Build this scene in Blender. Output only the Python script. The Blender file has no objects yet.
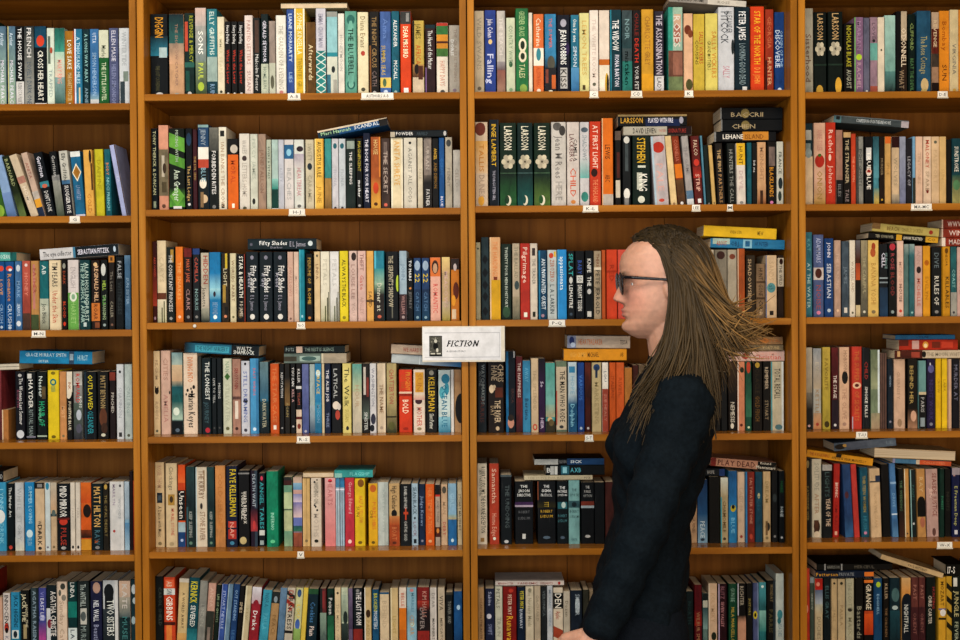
N_BOOKS = 318
DATA = """#1 0 0 0
-8 33 140 5b7d98|g 0 100 5b7d98 9fb8a0;t 42 98 dde MICHAEL PEARCE;t 8 24 cde Arthur
42 82 140 5b7d98|g 0 100 5b7d98 9fb8a0;t 42 98 dde MICHAEL PEARCE;t 8 24 cde Arthur;b 0 0 12 100 c8c48a
85 128 140 16181a|t 2 66 eee THE HOUSE SWAP;s 68 100 ccc;t 70 96 888 REBECCA FLEET
130 182 140 3d4a50|g 0 100 2b363a a4a6a2;t 2 38 ddd FRENCH;t 44 96 567 LOVELY DARK ONE
185 248 140 0d1a24|g 0 26 124a66 15627f;o 50 18 34 7 d8482a;t 30 92 e8e8e0 CROSS HER HEART;s 95 100 ddd
250 290 150 ccd8cc|b 15 10 50 45 6a7a70;o 60 28 20 4 b85a40;t 50 90 9aa TRAPPED
292 345 150 9cb8ae|g 0 30 1f6a60 3f9a8a;g 30 62 a5c8b8 d8c8b8;g 62 100 8aa 1f5a52;t 40 70 e09a90 MARY RING
347 395 165 a9761c|t 12 50 eed LOVE SAKE;t 55 92 d8c090 MARGARET FORSTER;b 90 0 100 100 c8501c;p 97 eee
397 438 155 2a7fa6|b 0 0 20 100 dde;t 10 70 bde A THOUSAND MILES;b 55 75 75 98 d8c8a0
442 478 155 0f3a44|t 6 68 9cc A LONG WAY ABAY;t 75 95 8ab ANNE
480 527 155 3f79b0|t 5 18 cdf UTTA;t 30 85 9bd SIMON HENDERSON;s 90 100 c8ccd0;g 80 90 3f79b0 8ab
528 580 160 1f6a35|s 0 36 c8ccb8;t 20 38 454 Marley;t 42 92 c8d8b8 THE LITTLE HOTEL
582 632 150 5a6288|t 3 42 ccd ELLEN MASIE;t 46 98 8a92b8 HELEN SIMONSON
635 690 150 d0d5da|b 40 55 90 68 8a988e;b 8 68 55 100 3a4a52;t 5 48 b0b5ba WINTERTIDE
#1 1 140 0
55 150 75 0e151a|g 26 50 0e2a36 2a7f98;b 50 40 95 52 a8c0c4;t 4 28 d89a20 DIGGIN @5,5;t 62 92 5a5a3a THE LOST CATHEDRAL @4,3;p 96 ccc
155 235 75 c09a78|g 0 35 14303a 2f6a68;g 35 60 9a8878 c8a080;t 6 92 a08070 THE SHADOW CATCHER @5,2;p 97 9aa
237 290 70 12322f|b 5 10 35 45 c8543a;t 3 58 a8b030 REVENGE & MERCY @7,4;s 58 64 2f6a60;b 10 68 50 92 1f5a50;p 95 ccc
295 353 42 8a9a90|g 0 20 c9b0a8 b8b0ac;g 20 60 a8a8a4 7a8a88;t 22 56 f0eee8 SONS;g 60 100 7a8a70 3a5030;o 50 88 30 5 a8c040;t 62 80 c8d850 PAUL
357 412 48 2f7f8c|t 3 52 cde0dc ELLY GRIFFITHS;s 54 82 9ab0ac;s 82 100 1a4a58;t 85 98 8ac RUIN
413 450 90 d8d0b8|p 93 554;t 10 80 c8c0a0 SUMMER STARS
453 485 115 1a1716|t 5 29 ddd Henry Darling;t 37 82 c8402a What the Lover;p 95 ddd
487 520 115 1a1716|t 5 29 ddd Henry Darling;t 37 82 c8402a What the Lover;p 95 ddd
522 557 115 1a1716|t 5 29 ddd Henry Darling;t 37 82 c8402a What the Lover;p 95 ddd
558 602 82 d8ccc8|t 6 60 b08078 PAINTED LETTERS;t 68 92 a88 SUSAN
605 642 95 1b2222|b 20 3 80 44 5a4238;t 46 92 ccc Malcolm Foster
645 685 75 10282a|s 60 100 b8c0ae;t 8 58 dde GERALD SEYMOUR;t 64 90 7a8a80 HOME RUN
688 722 112 9a8c84|g 55 100 b8bcac c0c4b4;o 50 80 30 9 6a6a58
725 780 82 dcdad2|t 12 90 aaa89c THE GARDEN OF EVENING;p 94 c88
783 822 50 3a5aa0|t 5 60 cdf LIANE MORIARTY;t 64 92 9ab8e0 LIES;p 97 ddd
823 880 45 d8b428|b 0 0 14 100 e8e4d0;b 84 0 100 100 e8e4d0;t 5 52 f4ecc0 SOPHIE KINSELLA;t 56 92 a88a1c TWENTIES GIRL
885 938 118 6a4a18|t 30 78 e0d0a8 Afterwards;b 0 0 12 100 8a6420
@300 0
85 138 45 c4c4d0|t 6 44 a0a0b4 EMMA CHAPMAN;s 48 100 2a8a8a;x 48 100 d8e4e0
143 200 62 8fc0c8|s 0 6 9a9c98;s 48 53 2a8a9a;s 53 100 c8ccc0;o 60 68 18 4 2a3438;b 0 74 35 100 3a7a90;b 60 80 95 98 a8a8a0
203 237 72 d8d4cc|t 10 85 a8a8a4 HONEYMOON
240 303 60 5fa090|o 50 10 36 6 2f7068;o 50 86 36 6 2f7068;t 20 75 c4dcd0 THE BLUEBELL;o 50 86 22 4 8ac0b0;o 50 50 42 40 6fae9e;t 20 75 d4e8dc THE BLUEBELL
307 365 65 d8d0b0|t 5 42 8a7a5a Diana Evans;o 50 49 20 3 b84a3a;p 92 554
370 423 62 221c18|t 6 66 a88a5a THE NIGHT CIRCUS;t 70 88 877 CATH;p 96 bbb;b 0 40 16 100 8a5a28
427 485 62 4a6aa8|t 4 36 6a8ac8 Anna;t 40 75 c8b050 SUMMER SEAS @3,4;s 78 90 d8c060;o 40 84 18 5 5a7a58;s 90 100 4a70b0;p 95 cdf
488 530 60 1a6a80|t 10 42 eee ALEXANDER;t 58 80 eee MCCALL;p 95 9bb
535 592 60 d84a1a|s 0 15 444;b 55 2 85 12 999;t 18 55 eec DEAR MRS BIRD;b 30 90 75 96 eee
600 662 110 c0a850|b 0 0 16 100 2a2010;t 4 24 7a6a28 JAMES;t 32 58 c8702a AFRICA;g 58 75 b08a50 6a4028;s 75 100 c8b8a0;o 35 64 20 7 2a1810;b 50 60 90 78 5a3020
668 722 132 3a2024|t 8 62 ddd The Heart of the Matter;b 0 60 10 100 8a6aa0;s 0 5 14323c
728 790 122 d8d0c4|s 0 4 b83a28;s 4 16 3a7a40;s 16 25 d0902a;s 25 28 5a2a1c;s 28 35 c88a28;s 35 46 4a7a3a;t 52 86 d0a090 HAPPY DAYS;p 94 555
795 855 135 a8a298|t 5 80 8a7a70 THE GRASS IS SINGING @6,3;t 8 55 ddd DORIS @3,3;p 92 878
@140 0
F 750 1105 18 46 9a9478|P;N lying above the yellow spine
#1 2 465 0
50 102 58 c4b8a0|t 8 70 a09888 WILD SWANS;p 92 7a7060
105 165 55 2f4a9a|t 10 32 dde Julie Cohen;o 50 37 18 3 d8c088;t 46 92 c8d0f0 Falling @5,6
170 215 58 b8b4b0|g 60 70 9a9498 6a5a60;g 70 100 8a5a50 a08070;t 8 52 d0ccc8 THE BEACH
220 268 95 c0c8b0|t 10 60 7a9078 COUNTRY WIVES;o 50 60 22 4 3a6a48;p 93 8a8
270 338 45 2a7a48|t 3 32 a8c890 GREENER GRASS;o 55 42 32 8 e0d8c0;o 55 42 18 5 2a3a28;o 55 55 32 7 d8d0b8;o 55 55 18 4 2a3a28;t 64 80 c8d0a0 TALES;o 60 92 30 5 8aa850
340 360 68 d8d4c8
365 420 75 d8743a|s 42 64 e0dcd0;t 5 40 f0d8c0 Catherine;o 50 50 24 8 3a8a98;t 66 90 c0501c ALLISON PEARS;p 95 edc
425 487 75 3a8ab8|t 5 42 c87a80 THE SUMMER @5,3;g 50 66 3a8ab8 2a3a48;o 55 60 34 9 5a5a50;s 66 100 2a2a30;b 60 75 95 92 c86a30;b 5 68 30 85 8a4a3a;p 96 eed
490 560 80 161c30|o 50 10 24 5 aab;t 18 62 eee JEAN ROBBINS;o 80 42 18 8 3a2a5a;b 25 66 80 92 bbb;t 68 90 333 KISS
565 608 80 2a7a98|t 5 34 e4ecec One by one;t 38 66 cde SIMON;g 66 100 5a9ac8 2a6aa0
610 663 70 d0cc90|t 5 80 c8a860 LEMON TREES;b 30 88 60 94 5a4a28
665 712 55 dcd4cc|t 10 80 c8b8b0 THE WHITE ROOM;p 88 776
715 770 55 c8a888|s 0 58 d8ccc0;s 58 65 c87020;s 65 100 e0d8c8;o 75 88 20 14 c8a028;o 85 88 12 12 2a2818
773 835 52 12434f|b 0 0 12 100 2a8aa0;t 12 48 eee THE WIDOW @5,6;t 53 90 dde FIONA BARTON @6,4
838 892 55 45555a|g 0 45 45555a 2a4a50;t 45 92 8ae0d0 mistaken;g 60 62 2a6a68 2a8a80;s 62 100 2a8078;t 45 92 c8f0e4 mistaken;t 5 40 7a9aa0 NOIR
893 938 55 221a18|t 3 30 8a2a20 CHARLIE;t 32 63 d8402a DEATH;t 66 94 ccc YOUR PET
@625 0
88 152 50 c8982a|s 76 100 d8a020;t 8 66 a8782a CHARLOTTE GREY
157 207 60 3a3444|t 4 76 c8c0d0 THE ASSASSINATION @5,7;s 78 100 c8c8cc;t 80 97 555 LADY
230 308 38 3aa090|b 32 0 100 50 9ab8a8;b 40 8 90 40 c8a890;o 60 30 25 12 a87060;s 50 80 7a5040;b 32 52 100 78 9a6a58;s 80 100 7a8a60;t 10 46 d8d0c8 ROSES @6,5
312 362 72 d8b090|o 45 20 38 6 7a3a20;o 75 25 28 5 8a4a2a;o 60 88 38 7 5a5a30
365 425 75 c8b040|t 22 62 b8482a SALLY VICKERS @7,4;t 30 66 4a4418 COUSINS @3,3
428 495 72 d0c468|t 22 80 c8842a SALLY VICKERS @7,4;t 34 70 6a6428 GRANDMOTHERS @3,3
497 583 38 c4c8d0|t 4 30 6a7078 ALEXANDER @7,4;t 5 42 5a6068 PITCOCK @4,5;o 92 46 10 9 2a3438;t 68 82 c08a98 SALLY
585 667 38 18303c|t 5 38 eef PETER JAMES;t 42 90 8aa0a8 LOOKING GOOD DEAD;b 50 92 80 97 ddd
668 743 35 d8481a|t 5 66 e8b828 STAR OF THE NORTH;t 70 88 e8a040 D B JOHN
748 793 50 a03a20|t 5 50 c8704a GEORGIA;t 55 92 d8a880 HUNTER;b 0 60 20 100 4a2018
798 850 65 1f4a8a|t 22 68 cde DISCOVERIE @3,5;t 20 70 9bd ORIGIN OF THE @7,3;p 95 cde
F 235 645 8 40 9a9690|R -4.5;t 5 45 3a3834 THE ROAD HOME;b 50 0 100 100 c8c4bc;t 52 90 9a948a ROSE
#1 3 780 0
125 177 45 b0ac9c|t 28 85 7a5a48 Sisterhood @5,6
180 248 65 14201c|t 2 33 c8a878 LARSSON;O 50 44;s 62 64 2a4034;o 45 94 28 7 c8a040
255 335 62 14201c|t 2 33 c8a878 LARSSON;O 50 44;s 62 64 2a4034;o 70 88 22 10 d8a838
340 395 125 161210|t 3 60 b8b030 NICHOLAS BLAKE;t 64 90 aa9 AUGUST
397 445 92 8a6a8a|b 0 0 10 100 6ac048;o 50 51 34 4 b0d030;t 5 42 a888a8 MARIAN;t 58 92 b898a8 RACHEL
447 478 95 6a6a80|p 95 ccc
480 520 92 9a8090|s 33 55 6aa8a0;s 88 100 a85a48;t 5 30 6a5a68 LOVE;o 50 30 20 2 333
522 558 92 d8ccb8|o 50 42 14 1.5 554
558 615 82 9ac0b8|g 0 70 a0c4bc 7aa8a0;g 70 100 5a8a88 2a2a28
620 677 60 1a1a1c|b 45 0 100 100 b8a890;b 45 35 100 100 3a2a20;t 20 66 e0d0b8 O'DONNELL @7,5;t 70 92 a08a70 WHAT
685 722 75 102420|t 8 48 8aa060 CLIFFORD;t 55 95 5a8a58 BEAT THE DEVIL
730 805 58 2a5a78|t 30 75 a8a070 The Rose Cottage;o 55 88 28 8 c8b080;p 95 c8b070
808 847 65 a08068|s 0 20 b8a088;s 20 50 6a2a20;t 4 48 d8c0a0 REVENGE;s 50 66 4a4038;s 85 100 2a1c18
850 903 58 d88a20|t 5 55 a85a10 Bombay;t 62 85 6a3a10 SUN
903 953 52 c8b890|t 36 80 8a8478 VIRGINIA;p 95 c8a050
953 1000 52 d88820|t 8 60 a05a10 Hotel
#2 0 0 105
-20 43 265 3a6a2a|L -75;o 50 90 40 10 8ab040
45 100 265 8aa8d0|L -75;g 60 100 7a98c8 5a78a8
105 147 265 243018|L -95;t 5 50 a0a878 BARNARD;g 60 100 243018 6a8048
155 202 258 c8b8a0|L -118;s 35 46 b08070;t 50 80 e0d4c4 HOME
207 243 250 c0a898|L -96;t 10 45 a06a60 ANITA;s 60 72 b8b0a8;s 72 85 d8a030;s 85 100 2a3a58
250 301 248 101820|L -72;t 6 38 dde Gerritsen;s 45 54 3a8a98;o 50 52 30 3 c86a50;t 60 92 ccc DON'T LOOK
305 347 245 15181a|L -42;t 6 38 bbb Gerritsen;g 42 100 9a9a94 4a5a48;b 0 36 100 44 888
350 396 242 c0c0b8|L -35;t 4 46 3a3c40 Elly Griffiths;s 50 100 20222c;t 52 94 ddd SLUGGER FIVE;s 44 50 4a78a0
404 458 245 1f6f98|L -28;s 0 8 d8dcdc;k 50 32 48 14 e8e0c8;k 50 32 38 11 b07a28;t 52 74 9ac L P HARTLEY;s 96 100 ccd
459 506 238 d8a850|L -14;o 80 10 16 10 2a1c10;b 80 20 100 60 5a3a18;t 65 94 b87828 GOLD
512 560 235 c0b820|L -8;t 5 70 a89c14 DAPHNE;b 0 0 12 100 8a8818
568 600 235 1a6a78|L -9;t 20 38 d88a50 BODY;t 42 90 8ac8d0 NICCI FRENCH
650 682 210 a8b0d8|L -66;b 80 0 100 100 5a4a44;t 4 88 c4c8e4 SEA
#2 1 140 105
50 95 125 142028|t 3 80 c4c8a0 TONY THERICK & DUNCAN;b 30 88 70 96 9aa890
100 152 108 c89078|s 0 26 d09880;s 28 82 7a7058;b 30 35 60 60 b8b0a0;o 60 50 20 6 4a3a28;b 30 66 80 78 5a5038;p 94 6a4a3a
155 240 125 101c10|q 5 15 68a840;q 15 22 68a840;q 30 42 5a9838;t 50 88 cdc Ann Granger @5,4;g 72 95 101c10 5aa038;k 50 82 48 12 68a840;b 25 94 80 97 ddd;t 2 40 aba MIXING WITH @5,2
243 280 125 10161c|o 50 13 38 8 2a4a6a;t 45 88 c8a868 The Last Lodge;p 92 ccc
282 305 130 4a2028|t 5 90 b09050 THE EVIL SEED
310 367 105 2a5078|s 26 40 e0dcd4;s 0 3 8aa;t 5 24 9ab JENNY;s 40 50 c05038;s 50 100 1c2428;t 50 66 8ab0c0 BLUE;o 45 68 34 6 e8e0d4;o 55 86 36 5 c8b090;b 20 78 50 96 8a7050
370 418 120 6a6a62|g 0 28 7a7a72 4a4c48;s 28 100 1a201c;t 28 80 ddd FORBIDDEN RITES;p 95 888
420 462 118 d8d4c4|b 20 4 75 11 2a2c28;t 18 96 b09880 IAN BANKS THE CROW;b 30 92 70 97 3a3a34
468 525 180 1a1a18|o 60 14 36 6 c8c0b4;s 22 100 d86a18;t 30 62 c0501c MORAL;b 38 90 62 96 eed
530 585 153 d0ccc4|o 50 32 24 3.5 4a3c3c;t 8 26 b0aaa4 WALES;t 38 82 b0a8a0 LETTERS HOME;p 97 665
588 628 155 c4c8bc|t 5 60 a8b0a4 PERCY JAMES;o 45 88 22 4 2a2c28
630 672 155 a08878|t 5 92 8a6a58 JANE FALLON
675 700 185 b0b8a8|t 5 60 4a5a50 RIVERS & PETALS
703 737 185 a8c0bc|s 70 97 124a42;s 97 100 ddd;g 55 70 8ac0b8 2a8a80
738 768 185 b8bcc8|t 20 80 9aa0b0 KITTY
770 820 185 ccc8c8|s 7 27 2a6a98;o 50 18 28 5 8ac0d8;t 40 85 a8a8a8 BEACHES
822 875 185 c8ccc8|o 60 13 36 4 3a2c34;g 20 40 a8a0b0 ccc8c8;t 40 80 c08890 HEARTBREAK;p 94 666
883 928 185 c0b8a0|o 50 38 30 5 2a3a44;t 5 30 9a9480 SWEET;t 50 90 a09880 CARAMEL
932 980 180 e0b850|t 4 54 5a4418 AUGUSTUS RULE;b 0 0 10 100 f0d890;b 90 0 100 100 c89030;t 64 92 b88a30 JUNE
@300 105
132 168 180 3a9090|s 55 58 9a7a40;g 56 100 b08a48 8a6a38
170 205 180 c0c0c8|o 50 10 30 4 2a6a78;t 25 85 a8a8b4 FIONA;p 97 445
207 243 180 b8c0c8|o 50 10 30 4 2a6a78;t 25 85 a0a8b0 FIONA;p 97 445
245 297 180 20302c|b 10 3 90 14 9aa8a0;t 18 64 ddd THE SLEEPING @5,3
300 333 178 141412|t 4 46 b8a830 MAGNIFICENT;t 55 86 eee mother;p 94 aaa
337 375 150 1c2440|t 8 90 dde THE BOOK FOR YOUR HEART
378 430 170 a85a28|t 4 24 e0c080 HOUSE;b 85 0 100 100 d88a38;g 55 100 a85a28 d8a840;o 50 70 30 8 c84a20;p 92 5a3010
433 480 178 4a3a34|t 10 85 b8a8a0 THE SECRET;b 30 5 70 30 7a6a64;p 93 d06a58
485 550 175 d4c8a8|t 4 66 d0a050 ANITA SHREVE;b 86 0 100 100 dcd4c0;b 0 0 14 100 e0dcc8
553 622 175 c8c4b8|o 50 7 12 2 333;t 14 90 8a8880 AGAINST ALL ODDS @5,3
627 655 175 c8c0ac|t 20 80 b0a890 TALE
660 702 175 8a807a|t 6 50 bab0a8 URBAN;g 52 62 6a625c 2a2624;s 62 100 2a2624;t 72 95 ccc FATHER
705 740 178 1a1816|t 14 30 d8b040 ANGEL;t 34 70 a07a38 AND DEMON
742 770 175 1f5a98|t 80 98 dde BLUE;t 10 70 3a78b8 OCEAN
775 812 172 b0a898|o 50 8 36 5 4a4c4c;t 22 90 8a8078 PENNY
817 857 240 b8b4ac|t 14 80 9a928a CELLO
F 100 470 116 158 1f5a90|R 10.9;b 0 0 100 22 d8c8b0;b 0 22 30 100 14384c;t 4 47 a8d0a8 Mari Hannah;t 52 88 e0e8f0 SCANDAL;b 88 10 100 100 2a2420;N sloping up to the right
F 482 785 124 162 1a2228|b 0 25 8 100 b0a898;t 10 40 ddd POWDER;t 46 66 4a5a64 AIRFIELD;o 96 50 2.5 36 bbb;N flat, right of the sloping blue one
#2 2 465 100
55 122 118 d0bca4|o 40 8 44 8 7a3a28;g 22 60 d8a858 d8bc98;t 24 60 c8882a TALLIS @5,4;t 62 88 b09a88 DUNES;o 45 92 26 6 e0a838
128 180 105 16202c|t 5 53 d8b028 INGE LAMBERT;t 58 92 aab THE FORGOTTEN GIRL @5,3;b 92 0 100 100 3a4a5a
185 275 122 14301f|t 4 32 e0dcc8 LARSSON @5,5;O 50 46;s 59 60 4a6a50;g 62 100 14301f 2a6a38;o 50 92 18 6 d8d4c0;o 42 91 14 5 1f4a2c
278 362 122 12302e|t 4 32 e0dcc8 LARSSON @5,5;O 50 46;s 59 60 4a6a68;g 62 100 12302e 14605c;o 50 92 18 6 d8d4c0;o 42 91 14 5 14504c
367 455 122 14301f|t 4 32 e0dcc8 LARSSON @5,5;O 50 46;s 59 60 4a6a50;g 62 100 14301f 5a7a38;o 50 92 18 6 d8d4c0;o 42 91 14 5 2a5a2c
460 540 118 c0bcb8|o 40 5 30 5 6a6664;o 75 10 22 6 4a4644;t 16 66 8a8684 Jean M Rees @5,5;t 70 92 a09c98 HERE
543 610 118 c8c0bc|t 14 46 6a2a28 LACKBERG @4,4;t 20 46 3a3434 CAMILLA @7,3;t 54 88 d0603a CHILD;p 94 c84
613 663 118 c0c0c4|o 50 9 40 3 5a6a78;t 15 45 8a949c SHADOWS;g 40 66 c0c0c4 6ab0ac;o 50 88 40 6 3a8a80
665 725 115 c84020|t 4 55 f0d0c0 AT FIRST LIGHT;o 40 60 30 5 3a1c14;t 68 95 e08a60 THE HIGHLAND
730 790 97 d87418|s 86 100 b8b0a8;t 30 46 5a2c0c LEWIS;t 64 72 7a3a10 ABC;b 0 0 8 100 d8b890
800 832 165 1c1814|s 0 12 6a5a50;b 30 28 80 62 5a2a20;b 10 65 85 88 c8c0b0
840 885 190 1a1e20|o 50 6 36 5 c8c8c4;b 30 12 70 50 4a5458;o 50 82 38 8 d8d8d4;b 20 88 75 98 888
892 988 190 122820|t 3 38 d8b028 STEPHEN @5,5;b 30 42 75 45 c8ccc0;b 25 52 55 76 b8bcb0;t 54 78 e0e0d8 KING @6,5;o 50 90 20 5 d0d4c8
@625 100
160 238 190 b8b0b4|L -23;o 50 16 42 8 c03a28;b 0 0 14 100 a8c0d0;t 34 84 d0a8a4 PALE;p 92 c85040
245 280 190 d8c090|L -33;p 97 a86
285 326 190 8a3a1a|L -38;t 5 36 c0705a CORNELIA;s 40 60 d87a18;g 62 100 6a4a28 5a3a20;p 96 ddd
333 370 190 a09c9c|L -33;s 78 90 5a7a98;s 90 100 c8ccd0;t 10 60 8a8488 THE GAME
375 420 190 6a2420|L -25;t 6 28 d8c0a8 FALCO;o 50 38 34 5 d04030;g 44 60 8a2a20 b03024;t 50 84 e0b0a0 STRIP;b 35 90 75 96 ddd
423 434 190 5a90a8|L -22
437 461 240 1a2a28|L -20;p 96 888
467 487 240 c8a868|L -22;p 95 654
495 535 230 2a2420|L -16;t 10 45 c8a878 THE FIRM;t 50 95 b89060 PARTNERS
551 593 230 1c2220|L -8;t 10 48 9a9c98 HUNTERS;t 52 95 8a8c88 THE CALL
598 646 230 d0c8c0|L -5;s 0 35 d8b020;t 5 34 6a5010 HUNT;t 40 80 c0a8a8 DEVIL;p 95 888
651 676 228 1a6070
678 703 228 1a1c1c|t 15 60 ccc lick me
706 752 225 c8a078|t 8 60 a88060 MIDNIGHT;o 50 74 36 6 3a2418;g 66 100 c8a078 8a5028;b 30 76 65 98 4a2c18
758 805 222 1a1410|b 20 8 90 38 7a6a64;t 40 86 d89828 BLACKLANDS;p 95 d8b
809 845 222 c4c4b8|t 16 50 3a4444 FRANCE;o 55 65 34 9 2a3a40;o 45 85 28 8 3a4a44
F -8 355 137 185 b0aca0|p2;t 14 48 141518 DAVID LEVIEN @5,6.5;b 64 0 100 100 2a1414;t 66 92 a83a30 SIGNATURE;t 52 62 c07a70 THIRTEEN;N lower of the two near the middle
F -38 330 68 133 101418|t 4 36 d8a838 LARSSON;b 0 0 100 16 a89060;b 40 40 90 100 1a2c58;t 44 80 dde PLAYED WITH FIRE;o 92 50 3 30 aab;N upper of the two near the middle
F 475 805 162 218 14161a|t 14 47 e0dcd4 LEHANE;b 46 0 88 85 c88a30;b 0 0 3 100 888;t 50 80 8a5018 ISLAND;N lowest of the right-hand pile
F 512 838 92 156 12161a|t 8 66 a89878 CHIEN @6,4;b 0 0 2 100 888;o 40 50 7 40 8a7a4a;N middle of the right-hand pile
F 508 840 25 90 10141a|t 8 78 a89878 BACCRII @6,4;b 0 0 2 100 888;o 40 50 7 40 8a7a4a;N top of the right-hand pile
#2 3 780 100
130 175 125 1c3a44|s 40 100 d8c0a0;b 15 8 85 20 b8b8b0;b 15 24 75 36 8a9a9a;o 50 36 40 6 9aa8a8
180 243 122 d0a890|o 50 46 42 8 b83020;o 50 39 16 2 4a6a28;g 70 100 d0a890 b08a38;t 8 34 c89080 ANNE TYLER;t 58 92 a88848 ONION
245 297 120 c03820|t 5 40 e8c0b0 Rachel;t 46 90 e0b0a0 Johnson;o 40 42 14 4 e8c8b8
299 335 160 a07868|s 66 100 1c1c20;t 70 90 888 ISLES
338 378 172 1a1612|s 0 7 c0a070;t 10 70 c0b090 THE STRANGER;t 78 95 988 TALE
380 405 180 c84a28|t 8 90 e09070 THE AUTUMN
412 445 195 8a8a84|b 0 0 20 100 1a2428;t 10 80 3a3c40 EIGHT GHOSTS
450 497 195 14161a|b 20 16 80 34 ccc;t 18 80 e8e4dc TRUE BLUE;o 50 51 34 5 d8b0a0;o 50 51 20 3 a02a20
500 528 195 4a8a98|g 0 60 2a5a68 5a9aa8;g 75 100 5a8a88 d0b040
530 557 195 2a1c14|t 8 80 8a7a60 MURDER;p 92 c8a030
560 592 195 c8a060|s 0 10 d87028;t 14 80 a88048 SPICE
595 637 195 c8b090|s 0 16 3a1414;t 22 80 a09078 WOLVES;g 84 100 b8a890 6a6860
638 670 195 8a90a8|g 0 100 9aa0b4 7a80a0
672 705 205 2a2830|t 8 90 a0a0a8 LEGACY OF
707 722 195 7aa8c8|s 60 100 3a4038
724 762 195 d8b8a0|t 12 80 c0a088 TINY ONES
765 807 195 d8c0a8|t 5 46 c03a20 MALONEY;t 50 80 a89078 SPARE;o 50 80 16 3 8a2a20
808 850 195 d0b490|t 8 80 c0a480 PASSPORT;p 8 665
852 887 195 d0b078|t 20 90 b89860 SUN
890 915 210 201c18
917 965 205 1a4a54|t 12 50 e0dcd0 SUNSTROKE;g 55 100 2a5a50 b0a868;o 50 70 40 8 5a8a60
966 1010 205 1c1c20|t 10 60 999 DARKER
F 285 685 118 158 4a5458|R -4.9;b 0 0 10 100 5a8088;b 3 0 8 60 2a2c2c;t 30 76 c4ccd0 CONFESSION OF KATHERINE HOWE;b 90 0 100 100 b0a8b0;b 0 0 100 12 6a7478
#3 0 0 220
-12 26 222 1a5a98|o 50 10 40 4 d8503a;t 20 55 d8a060 LOVE;t 60 92 8ac CRUSH;p 96 bcd
28 75 222 1a5a98|o 50 10 40 4 d8503a;o 60 12 20 2 eee;t 18 58 d89a50 Romance;t 62 94 bcd CRUSH;p 97 bcd
80 117 220 4a78a8|o 50 10 30 5 c8d4e0;t 22 60 8ab0d8 MARK;t 62 80 cde SERIOUS;o 50 91 34 4 d0d8e0
120 162 218 b85848|g 0 76 c06050 a04a3c;s 76 100 5a4034;t 8 60 d88a78 HONEY;p 6 dcc
165 207 218 b88a50|b 25 5 55 70 c08078;s 78 100 4a5a38;t 8 50 a85a48 FATHER
208 260 218 1a7078|s 55 74 b0b8a8;g 66 100 c0c4b4 8a8c78;t 6 20 cdd AB;t 62 92 4a4c44 Jon Black
262 325 215 d8c8a8|t 3 38 2a2c34 TIM PEARS @5,5;t 44 90 c05038 Under the Skin
328 358 215 1c1410|t 10 40 b0502a DARK;t 55 88 d05028 BLOOD;o 50 92 24 3 d04020;o 50 8 28 4 9a9a90
362 420 213 d0c8c8|s 47 100 6aa850;o 50 53 34 7 d8dcd0;o 50 53 18 4 8ab090;t 10 40 b0a8a8 ENGLISH;t 60 92 98c878 HARRIET
425 480 213 12444a|t 4 88 b8d0c8 ALAN HOLLINGHURST @7,4;t 4 90 a8c8c0 THE SPARSHOLT AFFAIR @3,4;b 35 90 65 96 bcc
487 533 215 2a1c14|t 8 60 e0b890 REGINALD HILL @6,5;s 62 88 c87830;t 64 86 6a3010 ROAR;o 50 6 24 3 d8b888;b 40 90 95 98 8a5030
537 575 213 121814|o 40 14 34 9 c8ccc8;t 30 44 a8c850 HELL;t 50 86 a0b890 THE HANGING;t 52 66 5ab040 ALL;p 94 9aa
580 612 190 2a2018|s 0 9 b07830;b 30 2 70 7 5a3a14;t 15 55 8a8478 The Lost;t 62 84 a09a88 CALLER;p 94 865
617 660 195 12181a|t 6 30 b0b4b8 FALSE;t 35 80 3a4448 WITNESSES
665 697 188 4a7090|t 12 85 9ab8d0 SUN SISTER;g 0 12 6a90b0 4a7090
F -20 88 162 210 5ab0a8|b 70 0 100 100 1f6a68;t 20 66 d0e4e0 OCEAN;N at the left edge
F 215 635 150 210 c8c8cc|R 3.8;b 45 0 100 100 16222a;b 42 0 45 100 4a88a8;t 4 40 2a2a2e The eye collector;t 48 88 dde SEBASTIAN FITZEK;o 95 45 1.6 28 bcd;N across the tops
#3 1 140 220
58 91 115 4a1c18|t 3 60 c0503a ARROWED;g 30 80 4a1c18 a8402a;o 50 95 22 2 a89
92 140 110 d0c0a0|s 64 72 6a3a20;g 72 100 d8d0b8 b8b898;b 45 82 58 100 4a4a28;b 70 74 82 100 5a5a30;t 10 60 c0b090 CARYS
143 185 145 1a2420|b 50 3 90 20 a8883a;t 10 86 ccc THE CONSTANT PRINCESS;p 95 999
190 230 143 d87820|t 8 82 e8a860 THE SNAKES;p 93 e8c0a0
235 277 150 2a1c18|s 0 12 7a2420;t 15 46 c86a48 MARY JANE;t 55 84 a88 CLARK;p 93 888
282 320 152 202428|s 0 8 2a4a88;t 12 46 c05a48 CAMILLA;t 55 84 8aa NORRIS;p 93 888
325 368 175 b8b0a0|t 4 45 a8483a HIDDEN @6,6;t 50 78 4a4c48 Jeanette @4,5;g 80 100 a8a898 1f3430
370 430 172 1a80b8|g 30 52 1a80b8 8ac4d8;g 52 68 9accd8 2a8ab8;o 45 60 12 4 3a2a3a;t 72 90 8ac BEYOND;o 50 93 18 3 dee
435 475 178 3a3020|b 50 0 80 22 c8b030;t 20 50 c8c0a0 LIGHT;b 15 46 55 72 a88a3a;b 40 78 85 96 1c1a14;p 92 c86
480 513 178 c8c0a0|t 10 70 8a6a50 WORLDS APART;p 93 664
517 562 182 141210|t 3 64 eeeae0 STAR & HEARTH;t 70 92 d0c8b8 P D JAMES @5,4;b 90 0 100 100 a03a20;o 40 88 30 7 5a4a28
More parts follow.
